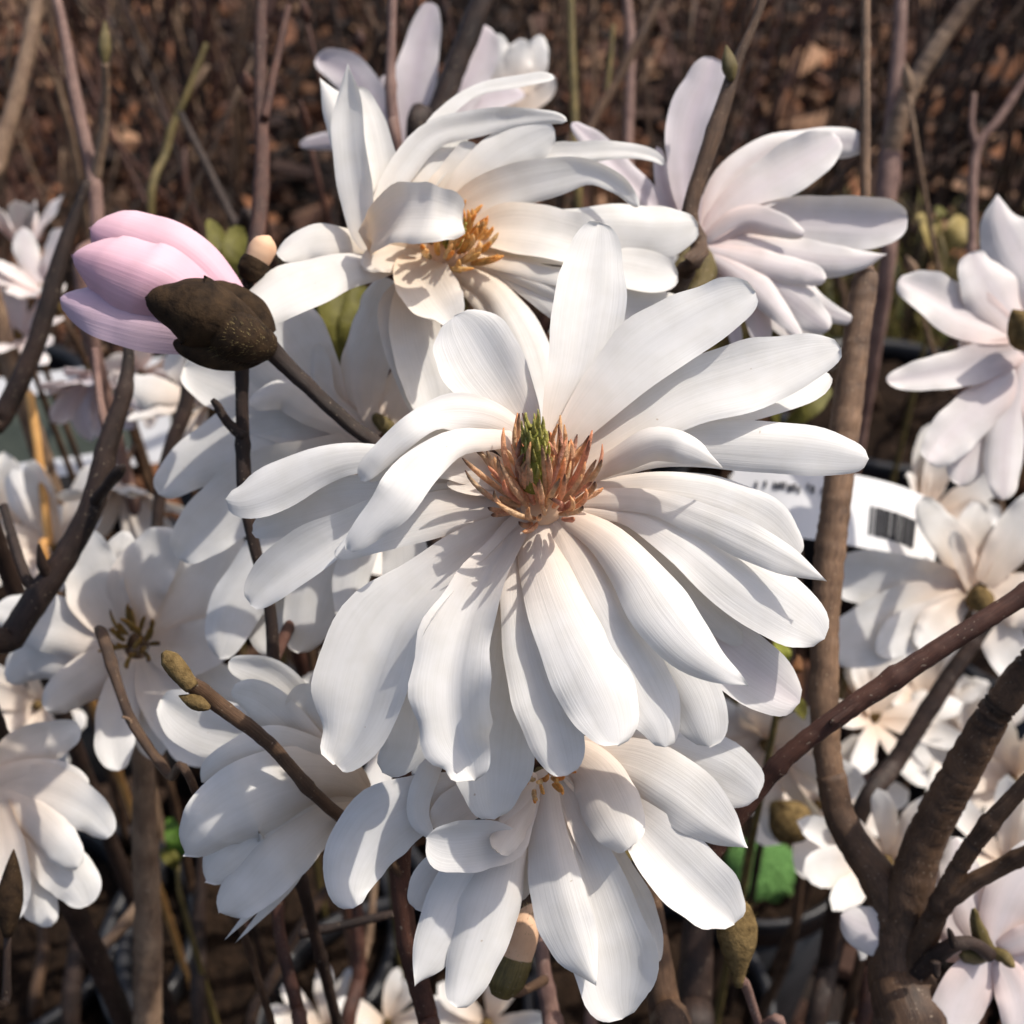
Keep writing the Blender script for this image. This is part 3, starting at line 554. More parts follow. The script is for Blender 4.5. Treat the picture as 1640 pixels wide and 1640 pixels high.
pp('850,1290,22 832,1345,34 780,1345,74 722,1350,82 682,1342,0', o=9, k=.5, r=10)
pp('856,1262,22 836,1300,42 812,1336,50 796,1366,0', o=10, k=-.4, ruf=1.0)
pp('840,1290,24 760,1352,44 705,1400,72 678,1436,56 665,1456,0', o=-4, k=.2)
pp('840,1245,26 800,1252,34 735,1290,62 690,1322,0', o=3, k=.2)
pp('820,1225,24 720,1200,32 682,1250,38 670,1305,34 692,1340,0', o=5, k=-.3)
pp('858,1240,24 832,1290,38 798,1340,0', o=7, k=-.3)
pp('862,1245,24 880,1300,40 850,1380,44 830,1440,0', o=-6, k=.2)
stamens(D_, 40, (0.0, 0.3, 0.95), 0.004, 0.005, 0.8, GOLD, 0.1, False, 0.0004, 15, dz=0.004)

# ---------------------------------------------------------------- flower E: behind, left
E_ = flower(632, 702, 0.285, (-0.12, 0.05, 0.99), M['white'], 'half-shaded white magnolia flower behind the thin dark stem, petals spreading left and down')
pp = lambda s, **k: petal_px(E_, s, **k)
pp('615,690,34 582,640,66 585,560,84 608,490,74 620,445,0', o=4, k=-.2)
pp('610,690,24 590,655,34 590,605,56 607,550,58 624,505,46 634,485,0', o=8, k=-.2, r=-12)
pp('600,690,26 545,650,36 512,590,68 475,530,88 440,480,0', o=0, k=.2)
pp('590,690,26 530,640,30 515,590,34 508,550,0', o=3, k=.1)
pp('625,690,30 642,640,64 662,595,56 680,570,0', o=1, k=.2)
pp('600,698,36 520,680,84 430,640,116 350,602,100 296,588,0', o=-3, k=.2)
pp('590,700,36 480,690,100 400,705,130 310,742,84 254,792,0', o=2, k=-.2)
pp('600,708,36 520,745,96 420,780,116 340,835,96 285,895,0', o=-1, k=.2)
pp('600,715,36 510,800,84 435,885,96 375,970,88 352,1056,0', o=3, k=-.25)
pp('610,720,36 540,850,78 505,940,88 490,1000,76 478,1046,0', o=-1, k=-.2)
pp('620,720,36 585,850,54 562,920,58 560,970,48 572,1012,0', o=4, k=-.2)
pp('600,712,34 500,850,60 445,950,64 425,1010,56 440,1050,0', o=-5, k=.2)
pp('600,700,30 480,640,50 420,600,60 390,560,0', o=6, k=-.3)
pp('600,700,30 500,660,44 450,630,50 400,650,0', o=9, k=-.4)
pp('620,725,34 640,820,64 650,900,76 640,980,0', o=-4, k=.1)
petal_px(E_, '632,700,20 618,682,26 606,672,20 598,664,0', name='bract', o=4, k=-.5, mat=M['olive'], nobase=1, thick=.0006)

# ---------------------------------------------------------------- flower F: shaded, lower left
F_ = flower(217, 1030, 0.325, (0.02, 0.15, 0.98), M['white'], 'shaded white magnolia flower with small yellow-brown centre beside the thick dark branch')
pp = lambda s, **k: petal_px(F_, s, **k)
for s, kw in (('208,1018,30 165,960,84 146,900,76 138,848,0', {'o': 2}), ('215,1010,32 220,940,94 248,890,86 284,856,0', {'o': 5}), ('230,1018,32 290,970,94 340,900,94 368,835,0', {'o': 1}),
              ('240,1035,32 300,1042,84 360,1012,66 392,978,0', {'o': 4}), ('200,1035,34 130,1012,86 60,992,86 -8,972,0', {'o': 0}), ('200,1045,30 150,1080,76 104,1110,64 74,1138,0', {'o': 4}),
              ('212,1055,32 192,1130,66 184,1190,62 190,1234,0', {'o': 6}), ('232,1055,32 270,1120,86 310,1180,86 344,1220,0', {'o': 2}), ('225,1055,30 235,1120,70 240,1170,60 250,1215,0', {'o': -4}),
              ('195,1030,30 110,1050,70 50,1060,66 10,1090,0', {'o': -5}), ('205,1015,30 195,950,66 190,890,60 196,850,0', {'o': -4}), ('240,1040,30 320,1085,72 380,1110,60 420,1120,0', {'o': -6})):
    pp(s, **kw)
stamens(F_, 26, (0, 0.4, 0.9), 0.004, 0.007, 1.1, [(0.45, 0.3, 0.09), (0.36, 0.24, 0.08)], 0.3, False, 0.0005, 18, dz=0.004)

# ---------------------------------------------------------------- flower G: cup-shaped, half open, pointing left
G_ = flower(588, 1278, 0.252, (0, 0.0, 1), M['cream'], 'cup-shaped half-open white magnolia flower pointing left, crossed by the twig with a furry bud')
pp = lambda s, **k: petal_px(G_, s, **k)
pp('586,1276,34 530,1258,88 450,1275,132 370,1312,132 296,1366,0', k=-.5, p=0, r=12, lo=(0, 7, 14, 14, 10))
pp('586,1284,30 515,1308,74 445,1360,112 392,1418,94 352,1462,0', k=-.45, r=-14, lo=(0, 5, 9, 9, 7))
pp('586,1282,30 520,1290,80 440,1320,110 370,1370,90 330,1410,0', k=-.4, lo=(0, 4, 7, 7, 5))
pp('582,1290,20 530,1322,30 480,1362,28 430,1430,24 360,1505,0', k=-.2, p=1, lo=(0, 3, 4, 2, 0))
pp('582,1292,20 540,1328,28 492,1366,28 450,1430,22 377,1510,0', k=-.2, p=1, lo=(0, 2, 2, 0, -2))
pp('582,1270,30 520,1240,70 440,1225,90 370,1232,66 322,1252,0', k=-.4, r=22, lo=(0, 4, 8, 8, 6))
pp('580,1270,26 540,1210,36 495,1148,54 440,1086,58 366,1060,0', k=.25, lo=(0, -2, -4, -5, -5))
pp('575,1268,26 535,1235,40 480,1188,64 420,1132,74 370,1108,0', k=-.2, lo=(0, 2, 3, 2, 0))
pp('575,1265,24 535,1200,30 513,1120,38 511,1068,0', k=.2, lo=(0, -5, -8, -10))
pp('578,1268,26 535,1230,46 503,1170,74 492,1125,62 506,1098,0', k=.2, lo=(0, 0, 1, 2, 2))
pp('575,1272,30 500,1228,56 400,1182,84 325,1160,94 260,1120,0', k=.2, lo=(0, -6, -10, -12, -14))

# ---------------------------------------------------------------- flower H, left edge; I, right edge; J, N lower right; K, L behind the top
H_ = flower(-12, 1268, 0.30, (0.1, 0.1, 0.98), M['white'], 'white magnolia flower above the dark pointed bud at the left-hand pots')
for s, kw in (('-8,1245,50 42,1200,74 90,1182,62 127,1163,0', {'o': -4}), ('0,1260,50 80,1270,84 140,1300,66 179,1338,0', {'o': 2}), ('0,1275,44 60,1320,66 105,1365,52 125,1388,0', {'o': 5}),
              ('5,1300,34 90,1380,74 125,1418,70 142,1450,0', {'o': 0}), ('0,1310,40 40,1410,66 62,1450,50 82,1484,0', {'o': -2}), ('-10,1290,50 10,1370,70 20,1430,60 15,1480,0', {'o': 3}), ('-10,1260,50 40,1250,60 100,1250,50 140,1262,0', {'o': 0})):
    petal_px(H_, s, **kw)
I_ = flower(1645, 560, 0.345, (-0.05, 0.1, 0.99), M['blush'], 'white magnolia flower with pink-tipped lower petal and brown bud at the right-hand shrub')
for s, kw in (('1665,480,56 1627,400,86 1603,352,58 1597,311,0', {'o': -2, 'p': 1}), ('1622,520,50 1592,470,86 1568,432,66 1556,404,0', {'o': 1}), ('1622,532,40 1550,506,80 1490,474,66 1438,450,0', {'o': 0}),
              ('1632,560,40 1560,584,64 1480,601,52 1420,611,0', {'o': 4}), ('1628,590,40 1580,640,68 1530,690,74 1502,722,56 1486,739,0', {'o': 8, 'k': -.25}), ('1622,615,34 1572,690,64 1548,738,64 1536,778,0', {'o': 0}),
              ('1632,620,34 1614,690,60 1608,750,58 1606,800,0', {'o': 5, 'k': -.25}), ('1650,600,40 1680,690,64 1690,760,50 1700,800,0', {'o': 2}), ('1640,560,40 1600,580,80 1570,560,60 1540,540,0', {'o': -4})):
    petal_px(I_, s, **kw)
v, f, u = bud_geo(w3(cam3(1662, 560, .338)), w3(cam3(1622, 496, .332)), 0.0055); mesh_obj('bud', v, f, M['fuzz'], I_['e'], u, origin=I_['o'])
J_ = flower(1566, 946, 0.385, (-0.02, 0.1, 0.99), M['white'], 'soft white magnolia flower resting on the dark red branch beside the barcode tag')
for s, kw in (('1550,945,40 1460,935,90 1380,922,90 1325,920,0', {'o': 0}), ('1545,950,40 1450,990,104 1380,1022,96 1322,1046,0', {'o': 3}), ('1545,955,30 1500,985,56 1450,1012,66 1404,1046,0', {'o': 7}),
              ('1540,955,34 1510,990,60 1490,1020,50 1470,1040,0', {'o': 9}), ('1560,935,30 1530,880,56 1500,840,52 1474,798,0', {'o': 3}), ('1575,935,30 1610,880,60 1640,830,56 1664,788,0', {'o': 5}), ('1580,950,36 1635,962,84 1690,985,0', {'o': 0}),
              ('1560,930,30 1556,870,64 1566,805,0', {'o': -3}), ('1570,955,34 1600,1010,70 1620,1060,60 1640,1100,0', {'o': -5}), ('1556,940,20 1540,900,26 1530,870,24 1526,850,0', {'o': 9})):
    petal_px(J_, s, **kw)
v, f, u = bud_geo(w3(cam3(1572, 975, .383)), w3(cam3(1566, 940, .378)), 0.0046); mesh_obj('receptacle', v, f, M['fuzz'], J_['e'], u, origin=J_['o'])
N_ = flower(1588, 1528, 0.285, (0.0, 0.1, 0.99), M['blush'], 'white magnolia flower on the short knobbly spur of the forked trunk')
for s, kw in (('1592,1515,30 1612,1450,76 1640,1400,76 1672,1345,0', {'o': 2}), ('1580,1535,32 1542,1590,76 1522,1650,66 1508,1700,0', {'o': 3}), ('1602,1538,30 1627,1590,64 1640,1650,58 1650,1700,0', {'o': 5}), ('1600,1522,26 1645,1502,44 1695,1482,0', {'o': 5}),
              ('1580,1520,28 1556,1455,70 1540,1400,60 1530,1340,0', {'o': -2}), ('1570,1522,28 1500,1450,64 1478,1385,66 1466,1332,0', {'o': -5}), ('1565,1528,30 1450,1510,50 1392,1490,72 1346,1466,0', {'o': -8}), ('1590,1530,26 1650,1550,50 1690,1570,0', {'o': 0})):
    petal_px(N_, s, **kw)
for s in ('1588,1528,22 1575,1505,26 1565,1480,18 1560,1455,0', '1584,1532,22 1560,1535,26 1540,1528,0', '1590,1530,22 1610,1535,20 1622,1548,0'):
    petal_px(N_, s, name='bract', o=5, k=-.5, mat=M['olive'], nobase=1, thick=.0006)
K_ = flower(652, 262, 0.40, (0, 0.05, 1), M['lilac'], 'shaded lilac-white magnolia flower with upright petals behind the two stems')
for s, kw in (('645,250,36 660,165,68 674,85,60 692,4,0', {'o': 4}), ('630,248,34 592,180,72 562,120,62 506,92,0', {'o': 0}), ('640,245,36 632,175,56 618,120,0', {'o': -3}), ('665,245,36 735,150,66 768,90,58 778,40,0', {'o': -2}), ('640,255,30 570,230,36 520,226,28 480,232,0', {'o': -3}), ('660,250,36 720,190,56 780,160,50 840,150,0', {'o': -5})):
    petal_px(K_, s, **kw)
L_ = flower(822, 182, 0.46, (0, 0.05, 1), M['white'], 'small half-closed white magnolia flower far behind the golden-stamened bloom')
for s, kw in (('818,178,34 800,112,56 794,54,0', {'o': 2}), ('828,175,34 850,112,50 866,56,0', {'o': 0}), ('822,178,30 826,110,50 838,62,0', {'o': 4}), ('815,180,30 780,130,40 756,70,0', {'o': -2}), ('830,180,30 870,150,30 886,122,0', {'o': 3})):
    petal_px(L_, s, **kw)

# ---------------------------------------------------------------- soft flowers among the stems behind (built in 3-D round their own axis)
def far_flower(px, py, d, axis, Rm, n, opening, mat, label, group, seed):
    fl = flower(px, py, d, axis, M[mat], label, group); r = np.random.default_rng(seed); ax = fl['axis']; e1 = unit(np.cross(ax, (0.1, 1, 0.2))); e2 = np.cross(ax, e1); c0 = cam3(px, py, d)
    for i in range(n):
        an = i * 2.39996 + r.uniform(-.2, .2); dr = e1 * math.cos(an) + e2 * math.sin(an); op = R(opening) * r.uniform(0.65, 1.2); L = Rm * r.uniform(0.8, 1.1); t = np.linspace(0, 1, 14)[:, None]
        P = c0 + dr * 0.002 + L * (ax * (math.cos(op) * t - r.uniform(0, 0.35) * t ** 2) + dr * (math.sin(op) * t) + np.cross(ax, dr) * r.normal(0, 0.1) * t ** 2)
        half = L * 0.17 * r.uniform(0.8, 1.2) * np.sqrt(np.interp(t[:, 0], [0, 0.3, 0.65, 0.88, 1], [0.06, 0.5, 1, 0.55, 0.0]))
        SEED[0] += 1; T, N, S = frame(P, unit(ax - dr * 0.4), np.full(14, r.normal(0, 0.2)))
        sheet('petal', P, half, T, N, S, M[mat], fl['e'], fl['o'], r.uniform(-.2, .4), 0.7, SEED[0], nc=7, vs_=Rm * 1.6)
    q = w3(c0 - ax * 0.003); v, f, u = bud_geo(w3(c0 - ax * 0.012), w3(c0 + ax * 0.006), 0.003, ns=8, n=8); mesh_obj('receptacle', v, f, M['fuzz'], fl['e'], u, origin=fl['o'])
    SEED[0] += 1; b = w3(c0 - ax * 0.011); m1 = b + CR @ (-ax * 0.02) + np.array((0, 0, -0.02)); g0 = np.array((m1[0], m1[1] + 0.01, 0.19)); t = np.linspace(0, 1, 16)
    v, f, u = tube(catmull(np.vstack([b, m1, (m1 + g0) / 2 + (0.006, 0, 0), g0]), t), np.linspace(0.0013, 0.0028, 16), 6, seed=SEED[0]); mesh_obj('stalk', v, f, M['brown'], fl['e'], u, origin=fl['o'])
WFL = [
    "white flower hanging behind the dark branch's side bud",
    'small white flower just above the shaded flower with yellow-brown centre',
    'small white flower behind the lower fork of the dark branch',
    "small white flower tucked behind the pink bud's brown bracts",
    'small white flower left of the thin blackish stem',
    'small white flower behind the left petals of the shaded flower',
    'white flower under the largest bloom beside the slanting red branch',
    'small white flower between the trunk and the straight blackish stem',
    'small white flower behind the slanting red branch and blackish stem',
    "broad white flower framed by the trunk's right branch",
    "white flower beyond the trunk's right branch and its thinner arm",
    'white flower behind the blurred furry bud and moss',
    "small white flower behind the barcode tag's printed line",
    'white flower above the one resting on the red branch',
    'small white flower in the fork of the trunk',
    'small white flower low beside the curving reddish stem',
    'small white flower low behind the reddish-brown stem',
    'small white flower low behind the plump peach-pink bud',
    "white flower between the trunk's two thin arms",
    'white flower hidden behind the left petals of the largest bloom',
    'white flower in the gap between the largest bloom and the cup-shaped flower',
    'white flower in the gap between the two upper blooms']
PFL = ['small pink-tinged flower with upright petals beside the mauve-grey stem', 'pink-tinged flower just left of the pink bud', 'small pink-tinged flower below the left end of the pink bud', 'lilac flower hanging under the pink bud', "pinkish flower drooping under the pink bud's bracts"]; gW, gP = 'soft white flowers behind', 'soft pink flowers behind'
for i, (x, y, d, a, Rm, n, op, m) in enumerate([
        (40, 400, .55, (0.1, .8, .4), .030, 9, 30, 'blush'), (75, 470, .5, (-.2, .5, .6), .028, 9, 45, 'blush'), (30, 540, .5, (0, .5, .7), .028, 10, 55, 'blush'), (150, 600, .48, (.1, -.6, .5), .032, 9, 35, 'lilac'), (225, 600, .5, (.5, -.4, .6), .03, 8, 45, 'blush')]):
    far_flower(x, y, d, a, Rm, n, op, m, PFL[i], gP, 50 + i)
for i, (x, y, d, a, Rm, n, op) in enumerate([
        (200, 775, .46, (.1, -.7, .5), .034, 10, 40), (90, 880, .46, (-.1, .3, .8), .036, 12, 60), (20, 850, .5, (.2, .3, .8), .034, 11, 55), (285, 545, .46, (.3, .5, .7), .03, 10, 50), (330, 640, .42, (-.4, .3, .7), .032, 10, 60), (60, 1130, .45, (.2, .2, .8), .03, 10, 60),
        (1225, 1190, .42, (-.2, -.3, .8), .038, 11, 55), (1400, 1150, .46, (.2, .4, .8), .034, 11, 55), (1480, 1130, .5, (-.1, .6, .6), .036, 10, 40), (1560, 1200, .5, (.1, .2, .9), .04, 12, 60), (1620, 1250, .44, (-.4, .3, .7), .036, 10, 50), (1310, 1290, .45, (-.1, .5, .8), .036, 12, 60),
        (1250, 820, .5, (-.2, .4, .8), .03, 10, 55), (1480, 830, .47, (.2, .5, .7), .034, 11, 50), (1420, 1380, .36, (-.2, .4, .8), .03, 9, 50), (520, 1650, .5, (0, .6, .7), .03, 9, 50), (620, 1640, .48, (.2, .6, .7), .026, 9, 50), (780, 1640, .42, (-.1, .4, .8), .03, 9, 50), (1610, 1380, .4, (-.2, .3, .8), .034, 10, 55),
        (700, 900, .4, (0, .3, .9), .036, 11, 60), (640, 1120, .38, (-.3, .2, .9), .034, 11, 60), (1000, 560, .4, (.2, .3, .9), .034, 11, 60)]):
    far_flower(x, y, d, a, Rm, n, op, 'white', WFL[i], gW, 80 + i)

# ---------------------------------------------------------------- pink bud P and the small peach buds
P_ = flower(418, 545, 0.252, (0, 0, 1), M['pink'], 'closed pink magnolia bud with dark brown furry bracts at its base', 'magnolia buds', name='pink_bud'); P_['e']['category'] = 'bud'
pp = lambda s, **k: petal_px(P_, s, nobase=1, **k)
pp('385,530,50 330,472,100 272,426,122 212,396,112 172,380,94 154,372,66 144,367,0', k=-.55, r=14, lo=(0, 1, 2, 2, 0), ruf=.4)
pp('385,535,56 320,496,104 250,458,134 185,432,122 145,418,98 126,411,66 116,408,0', k=-.6, r=4, lo=(0, 6, 10, 9, 5), ruf=.4)
pp('385,540,56 320,516,94 230,498,112 160,486,96 110,478,50 96,477,0', k=-.5, r=-14, lo=(0, 3, 6, 5, 2), ruf=.4, mat=M['lilacpink'])
pp('380,545,44 320,530,60 230,520,60 150,502,34 98,486,0', k=-.4, r=-30, lo=(0, 0, 1, 0, -1), ruf=.4, mat=M['lilacpink'])
pp('380,540,50 320,500,100 250,450,120 190,420,100 140,400,0', k=.3, lo=(-3, -6, -8, -8, -6), ruf=.4)
ppb = lambda s, **k: petal_px(P_, s, nobase=1, name='bract', mat=M['fuzzdark'], thick=.0008, ruf=.4, **k)
ppb('425,548,46 380,528,96 320,500,118 270,484,90 234,478,0', k=-.55, r=2, lo=(3, 11, 16, 15, 12))
ppb('425,550,40 380,552,60 330,556,46 278,548,0', k=-.5, r=-24, lo=(3, 8, 9, 6))
ppb('425,545,40 390,510,70 350,480,60 330,455,0', k=-.5, r=20, lo=(0, 1, 2, 1))
q0, q1 = w3(cam3(432, 556, .249)), w3(cam3(345, 528, .240))
v, f, u = bud_geo(q0, q1, 0.0052, [(0, .55), (.3, .9), (.6, 1), (.85, .9), (1, .5)], seed=3); mesh_obj('calyx', v, f, M['fuzzdark'], P_['e'], u, origin=P_['o'])
hv, hf = hairs(q0, q1, 0.0054, 500, 0.0018, 4, [(0, .55), (.3, .9), (.6, 1), (.85, .9), (1, .5)]); tag(mesh_obj('bract_fur', hv, hf, M['hair'], P_['e'], smooth=False, origin=P_['o']), kind='stuff')
def small_bud(base, tip, d, w, mat, label, name='furry_bud', scale_mat=None, fur=0, d1=None, prof=None):
    a, b = w3(cam3(*base, d)), w3(cam3(*tip, d1 or d)); rm = w / 2 / F * d; e = empty(name, a, label, 'bud', 'magnolia buds'); SEED[0] += 1
    v, f, u = bud_geo(a, b, rm, prof, seed=SEED[0]); mesh_obj('bud_body', v, f, M[mat], e, u, origin=a)
    if scale_mat:
        v, f, u = bud_geo(a - (b - a) * 0.04, a + (b - a) * 0.5, rm * 1.08, [(0, .5), (.3, .95), (.7, 1.0), (.95, .9), (1, .2)], seed=SEED[0]); mesh_obj('bud_scale', v, f, M[scale_mat], e, u, origin=a)
    if fur: hv, hf = hairs(a, b, rm, fur * 2, rm * 0.34, SEED[0], prof); tag(mesh_obj('fur', hv, hf, M['hair'], e, smooth=False, origin=a), kind='stuff')
    return e
small_bud((396, 446), (432, 378), .262, 44, 'peach', 'small round peach bud half covered by dark scale above the pink bud', scale_mat='fuzzdark', prof=[(0, .4), (.3, .8), (.6, 1), (.8, .95), (.94, .6), (1, .1)])
small_bud((803, 1588), (852, 1448), .25, 62, 'peach', 'plump peach-pink bud below the drooping white petals', scale_mat='olive', fur=120, prof=[(0, .3), (.2, .8), (.45, 1), (.7, .92), (.88, .6), (1, .08)])
FB_ = small_bud((1183, 1580), (1178, 1432), .262, 68, 'fuzz', 'brown furry pear-shaped bud hanging beside the mossy pot', fur=420, prof=[(0, .2), (.2, .42), (.45, .9), (.65, 1), (.85, .8), (1, .1)])
small_bud((308, 1102), (262, 1044), .222, 34, 'fuzz', 'long tan furry bud at the tip of the twig crossing the cup-shaped flower', fur=260, prof=[(0, .7), (.2, .85), (.5, 1), (.8, .95), (1, .3)])
small_bud((336, 1134), (286, 1114), .222, 26, 'fuzz', 'short dark furry side bud below the long tan bud', fur=120)
DB_ = small_bud((12, 1500), (22, 1360), .272, 42, 'fuzzdark', 'dark pointed bud on a thin stalk before the white petals at the pots', fur=60)
small_bud((1172, 130), (1163, 72), .283, 26, 'olive', 'slim green-grey leaf bud on the leaning dark stem', name='leaf_bud')
small_bud((1290, 1340), (1235, 1285), .40, 78, 'fuzz', 'blurred dark brown furry bud above the green moss', fur=150)
small_bud((168, 105), (168, 32), .40, 20, 'olive', 'slim olive leaf bud at the tip of the mauve side twig', name='leaf_bud')

# ---------------------------------------------------------------- woody stems in focus
TR_ = stem('1452,1720,118 1442,1560,104 1440,1460,84 1402,1400,62 1350,1320,50 1330,1240,46', 0.292, 'brown',  # darker bark than the upright stem: shade on the lower trunk painted in
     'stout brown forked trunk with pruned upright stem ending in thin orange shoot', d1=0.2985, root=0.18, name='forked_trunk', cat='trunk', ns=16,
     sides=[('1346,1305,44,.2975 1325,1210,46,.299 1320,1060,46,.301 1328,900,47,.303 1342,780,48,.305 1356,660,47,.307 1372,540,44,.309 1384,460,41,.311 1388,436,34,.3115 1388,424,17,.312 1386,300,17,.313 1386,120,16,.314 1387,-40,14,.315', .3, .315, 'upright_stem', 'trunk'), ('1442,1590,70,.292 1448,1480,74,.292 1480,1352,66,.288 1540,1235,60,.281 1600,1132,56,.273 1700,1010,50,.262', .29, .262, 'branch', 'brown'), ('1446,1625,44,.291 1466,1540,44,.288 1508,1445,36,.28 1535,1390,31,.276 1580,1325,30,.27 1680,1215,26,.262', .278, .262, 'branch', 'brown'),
            ('1492,1470,30,.282 1515,1445,30,.279 1560,1412,29,.275 1620,1380,28,.27 1690,1345,26,.262', .272, .262, 'branch', 'brown'), ('1458,1572,30,.288 1495,1535,30,.282 1530,1512,24 1560,1512,22 1586,1530,24', .275, .282, 'spur', 'dark'),
            ('1498,1540,16 1500,1560,12 1503,1566,6', .273, .273, 'knob', 'dark'), ('1528,1515,16 1522,1495,10 1519,1488,5', .274, .272, 'knob', 'dark')])
stem('1130,1385,26 1180,1312,28 1250,1222,31 1350,1142,33 1500,1042,33 1700,915,32', 0.262, 'red', 'dark red branch slanting across in front of the forked trunk', d1=0.245, name='slanting_branch', parent=TR_,
     sides=[('1330,1160,12 1410,1100,14 1500,1040,13 1570,995,10', .25, .25, 'twig', 'red')])
stem('1360,1350,30 1440,1212,31 1520,1085,28 1590,985,22', 0.38, 'dark', 'straight blackish stem behind the dark red branch', d1=0.385, root=0.19)
stem('-30,1120,44 20,1020,43 62,955,42 112,880,40 150,802,38 174,705,34 196,640,28 206,570,18 200,500,12', 0.30, 'dark', 'thick dark branch rising past the shaded flower to a mauve tip', d1=0.31, root=0.19, name='dark_branch', cat='branch', ns=12,
     sides=[('146,810,20,.305 172,778,18,.298 190,756,22,.293 199,745,6,.291', .296, .29, 'side_bud', 'dark'), ('176,700,20,.3065 162,650,14,.309 152,560,12,.32', .304, .32, 'twig', 'mauve'), ('64,955,20,.3025 40,920,18,.302 20,860,16,.306 5,810,12,.31', .30, .31, 'twig', 'dark'), ('80,932,16,.303 68,905,18,.299 62,872,5,.296', .298, .296, 'side_bud', 'dark')])
stem('-40,760,32 0,676,32 58,548,31 98,410,27 124,335,18 140,290,12', 0.36, 'dark', 'dark stem at the soft pink flowers', root=0.0)
stem('150,560,24 156,380,23 150,290,22 126,180,20 100,40,16 85,-30,14', 0.42, 'mauve', 'mauve-grey stem forking behind the pink bud', root=0.0, name='forked_stem',
     sides=[('153,285,18 166,210,15 169,150,13 168,100,12', .42, .40, 'twig', 'tan')])
stem('-30,420,34 -5,260,30 28,150,26 58,10,22 66,-40,20', 0.47, 'tan', 'pale tan stem leaning up past the soft pink flowers', root=0.0)
stem('400,620,26 398,480,28 414,360,28 420,250,24 417,120,20 420,-40,18', 0.33, 'red', 'upright reddish stem above the small peach bud', d1=.37, root=0.0, sides=[('424,190,14 440,110,13 462,10,11', .355, .37, 'twig', 'red')], name='forked_stem')
stem('445,1250,22 438,1070,21 431,965,19 404,860,20 391,770,24 388,660,22 388,575,24 394,480,22 398,440,20', 0.27, 'dark', 'thin blackish stem standing before the half-shaded flower', d1=.264, root=0.19, name='dark_stem',
     sides=[('392,700,22 366,678,16 348,650,14 340,640,8', .266, .264, 'side_twig', 'dark')])
AS_ = stem('700,1720,36 685,1630,35 656,1520,35 641,1400,35 646,1300,34 648,1200,32 700,1060,30 780,920,26 850,830,22', 0.275, 'red', 'reddish-brown stem carrying the largest bloom, passing behind the drooping petals', d1=.238, root=0.18, ns=12)
stem('424,548,34 445,572,30 500,625,26 560,680,25 612,722,24 680,830,26,.27 730,990,30,.275 690,1130,32,.272 650,1220,33,.27', 0.254, 'dark', 'dark ringed twig running down from the pink bud behind the largest bloom', d1=.268, name='bud_twig', parent=AS_)
stem('655,1420,16 612,1360,18 560,1320,20 500,1268,22 430,1190,24 345,1125,27 300,1092,26', 0.262, 'brown', 'brown twig with furry buds crossing in front of the cup-shaped flower', d1=.222, name='bud_twig', parent=AS_)
stem('640,1345,16 612,1305,16 588,1280,18', .272, 'olive', 'short green stalk of the cup-shaped flower', d1=.254, name='flower_stalk', parent=G_['e'])
stem('235,1800,50 236,1640,46 237,1480,44 232,1330,40 228,1180,30 218,1040,18', 0.40, 'tan', 'thick pale tan stem below the shaded flower', d1=.332, root=0.0, ns=12, name='pale_stem', sides=[('232,1440,24 190,1490,20 140,1540,16', .395, .39, 'branch', 'tan')])
stem('330,1312,14 270,1240,15 215,1162,17 190,1100,17 165,1020,20 158,1008,14', 0.26, 'brown', 'thin brown twig in front of the shaded flower', d1=.28, root=0.19, name='thin_twig', cat='twig', sides=[('215,1165,8 206,1152,6 196,1148,4', .268, .266, 'bud_tip', 'tan')])
stem('500,1720,24 478,1620,22 462,1560,21 446,1480,20 448,1400,18', 0.31, 'red', 'curving reddish stem below the cup-shaped flower', root=0.0)
stem('480,1496,16 540,1484,15 600,1470,14 640,1462,12', .32, 'dark', 'thin dark twig lying level below the drooping petals', name='level_twig', parent=AS_)
stem('1075,1720,56 1066,1630,52 1054,1540,46 1036,1420,40 1012,1340,34 985,1250,28 1010,900,26,.33 1060,520,30,.315 1078,475,34,.31 1100,430,32 1122,395,28 1104,345,27 1130,255,27 1160,165,25 1180,100,19 1205,45,15 1228,-20,13', 0.285, 'brown', 'lichen-flecked stem rising behind the blooms to the leaning dark shoot', d1=.285, root=0.0, ns=12)
stem('1010,1380,20 940,1310,20 880,1250,20 864,1236,18', .285, 'olive', 'short stalk holding the flower that hangs below the largest bloom', d1=.24, name='flower_stalk', parent=D_['e'])
stem('890,1720,34 884,1640,32 872,1560,24 866,1490,20', 0.30, 'mauve', 'short mauve stem under the plump peach-pink bud', root=0.0, name='forked_stem', sides=[('872,1570,16 830,1590,14 803,1586,14', .295, .252, 'twig', 'brown')])
stem('1245,1720,16 1215,1640,15 1195,1580,16 1184,1570,18', 0.29, 'mauve', 'pinkish stalk under the brown furry pear-shaped bud', d1=.262, root=0.0, name='bud_stalk', parent=FB_)
stem('1110,1720,60 1112,1600,56 1118,1480,50 1124,1380,44', 0.36, 'dark', 'blackish upright stem beside the mossy pot', root=0.0)
stem('5,1720,14 10,1600,14 12,1500,12', 0.275, 'dark', 'thin stalk below the dark pointed bud', root=0.0, name='bud_stalk', parent=DB_)
stem('1410,500,26 1416,350,30 1424,270,36 1432,170,26 1440,60,22 1444,-40,20', 0.52, 'mauve', 'pinkish forked stem with a pale cut-back arm', root=0.0, name='forked_stem', sides=[('1424,250,32 1452,158,28 1500,75,26 1560,-10,24', .52, .5, 'branch', 'tan')])
stem('1552,560,16 1556,420,16 1562,250,14 1600,190,13 1660,100,11', 0.56, 'mauve', 'slim mauve stem forking above the right-hand flower', root=0.0, name='forked_stem', sides=[('1564,235,12 1556,200,10 1560,150,8', .56, .56, 'twig', 'mauve')])
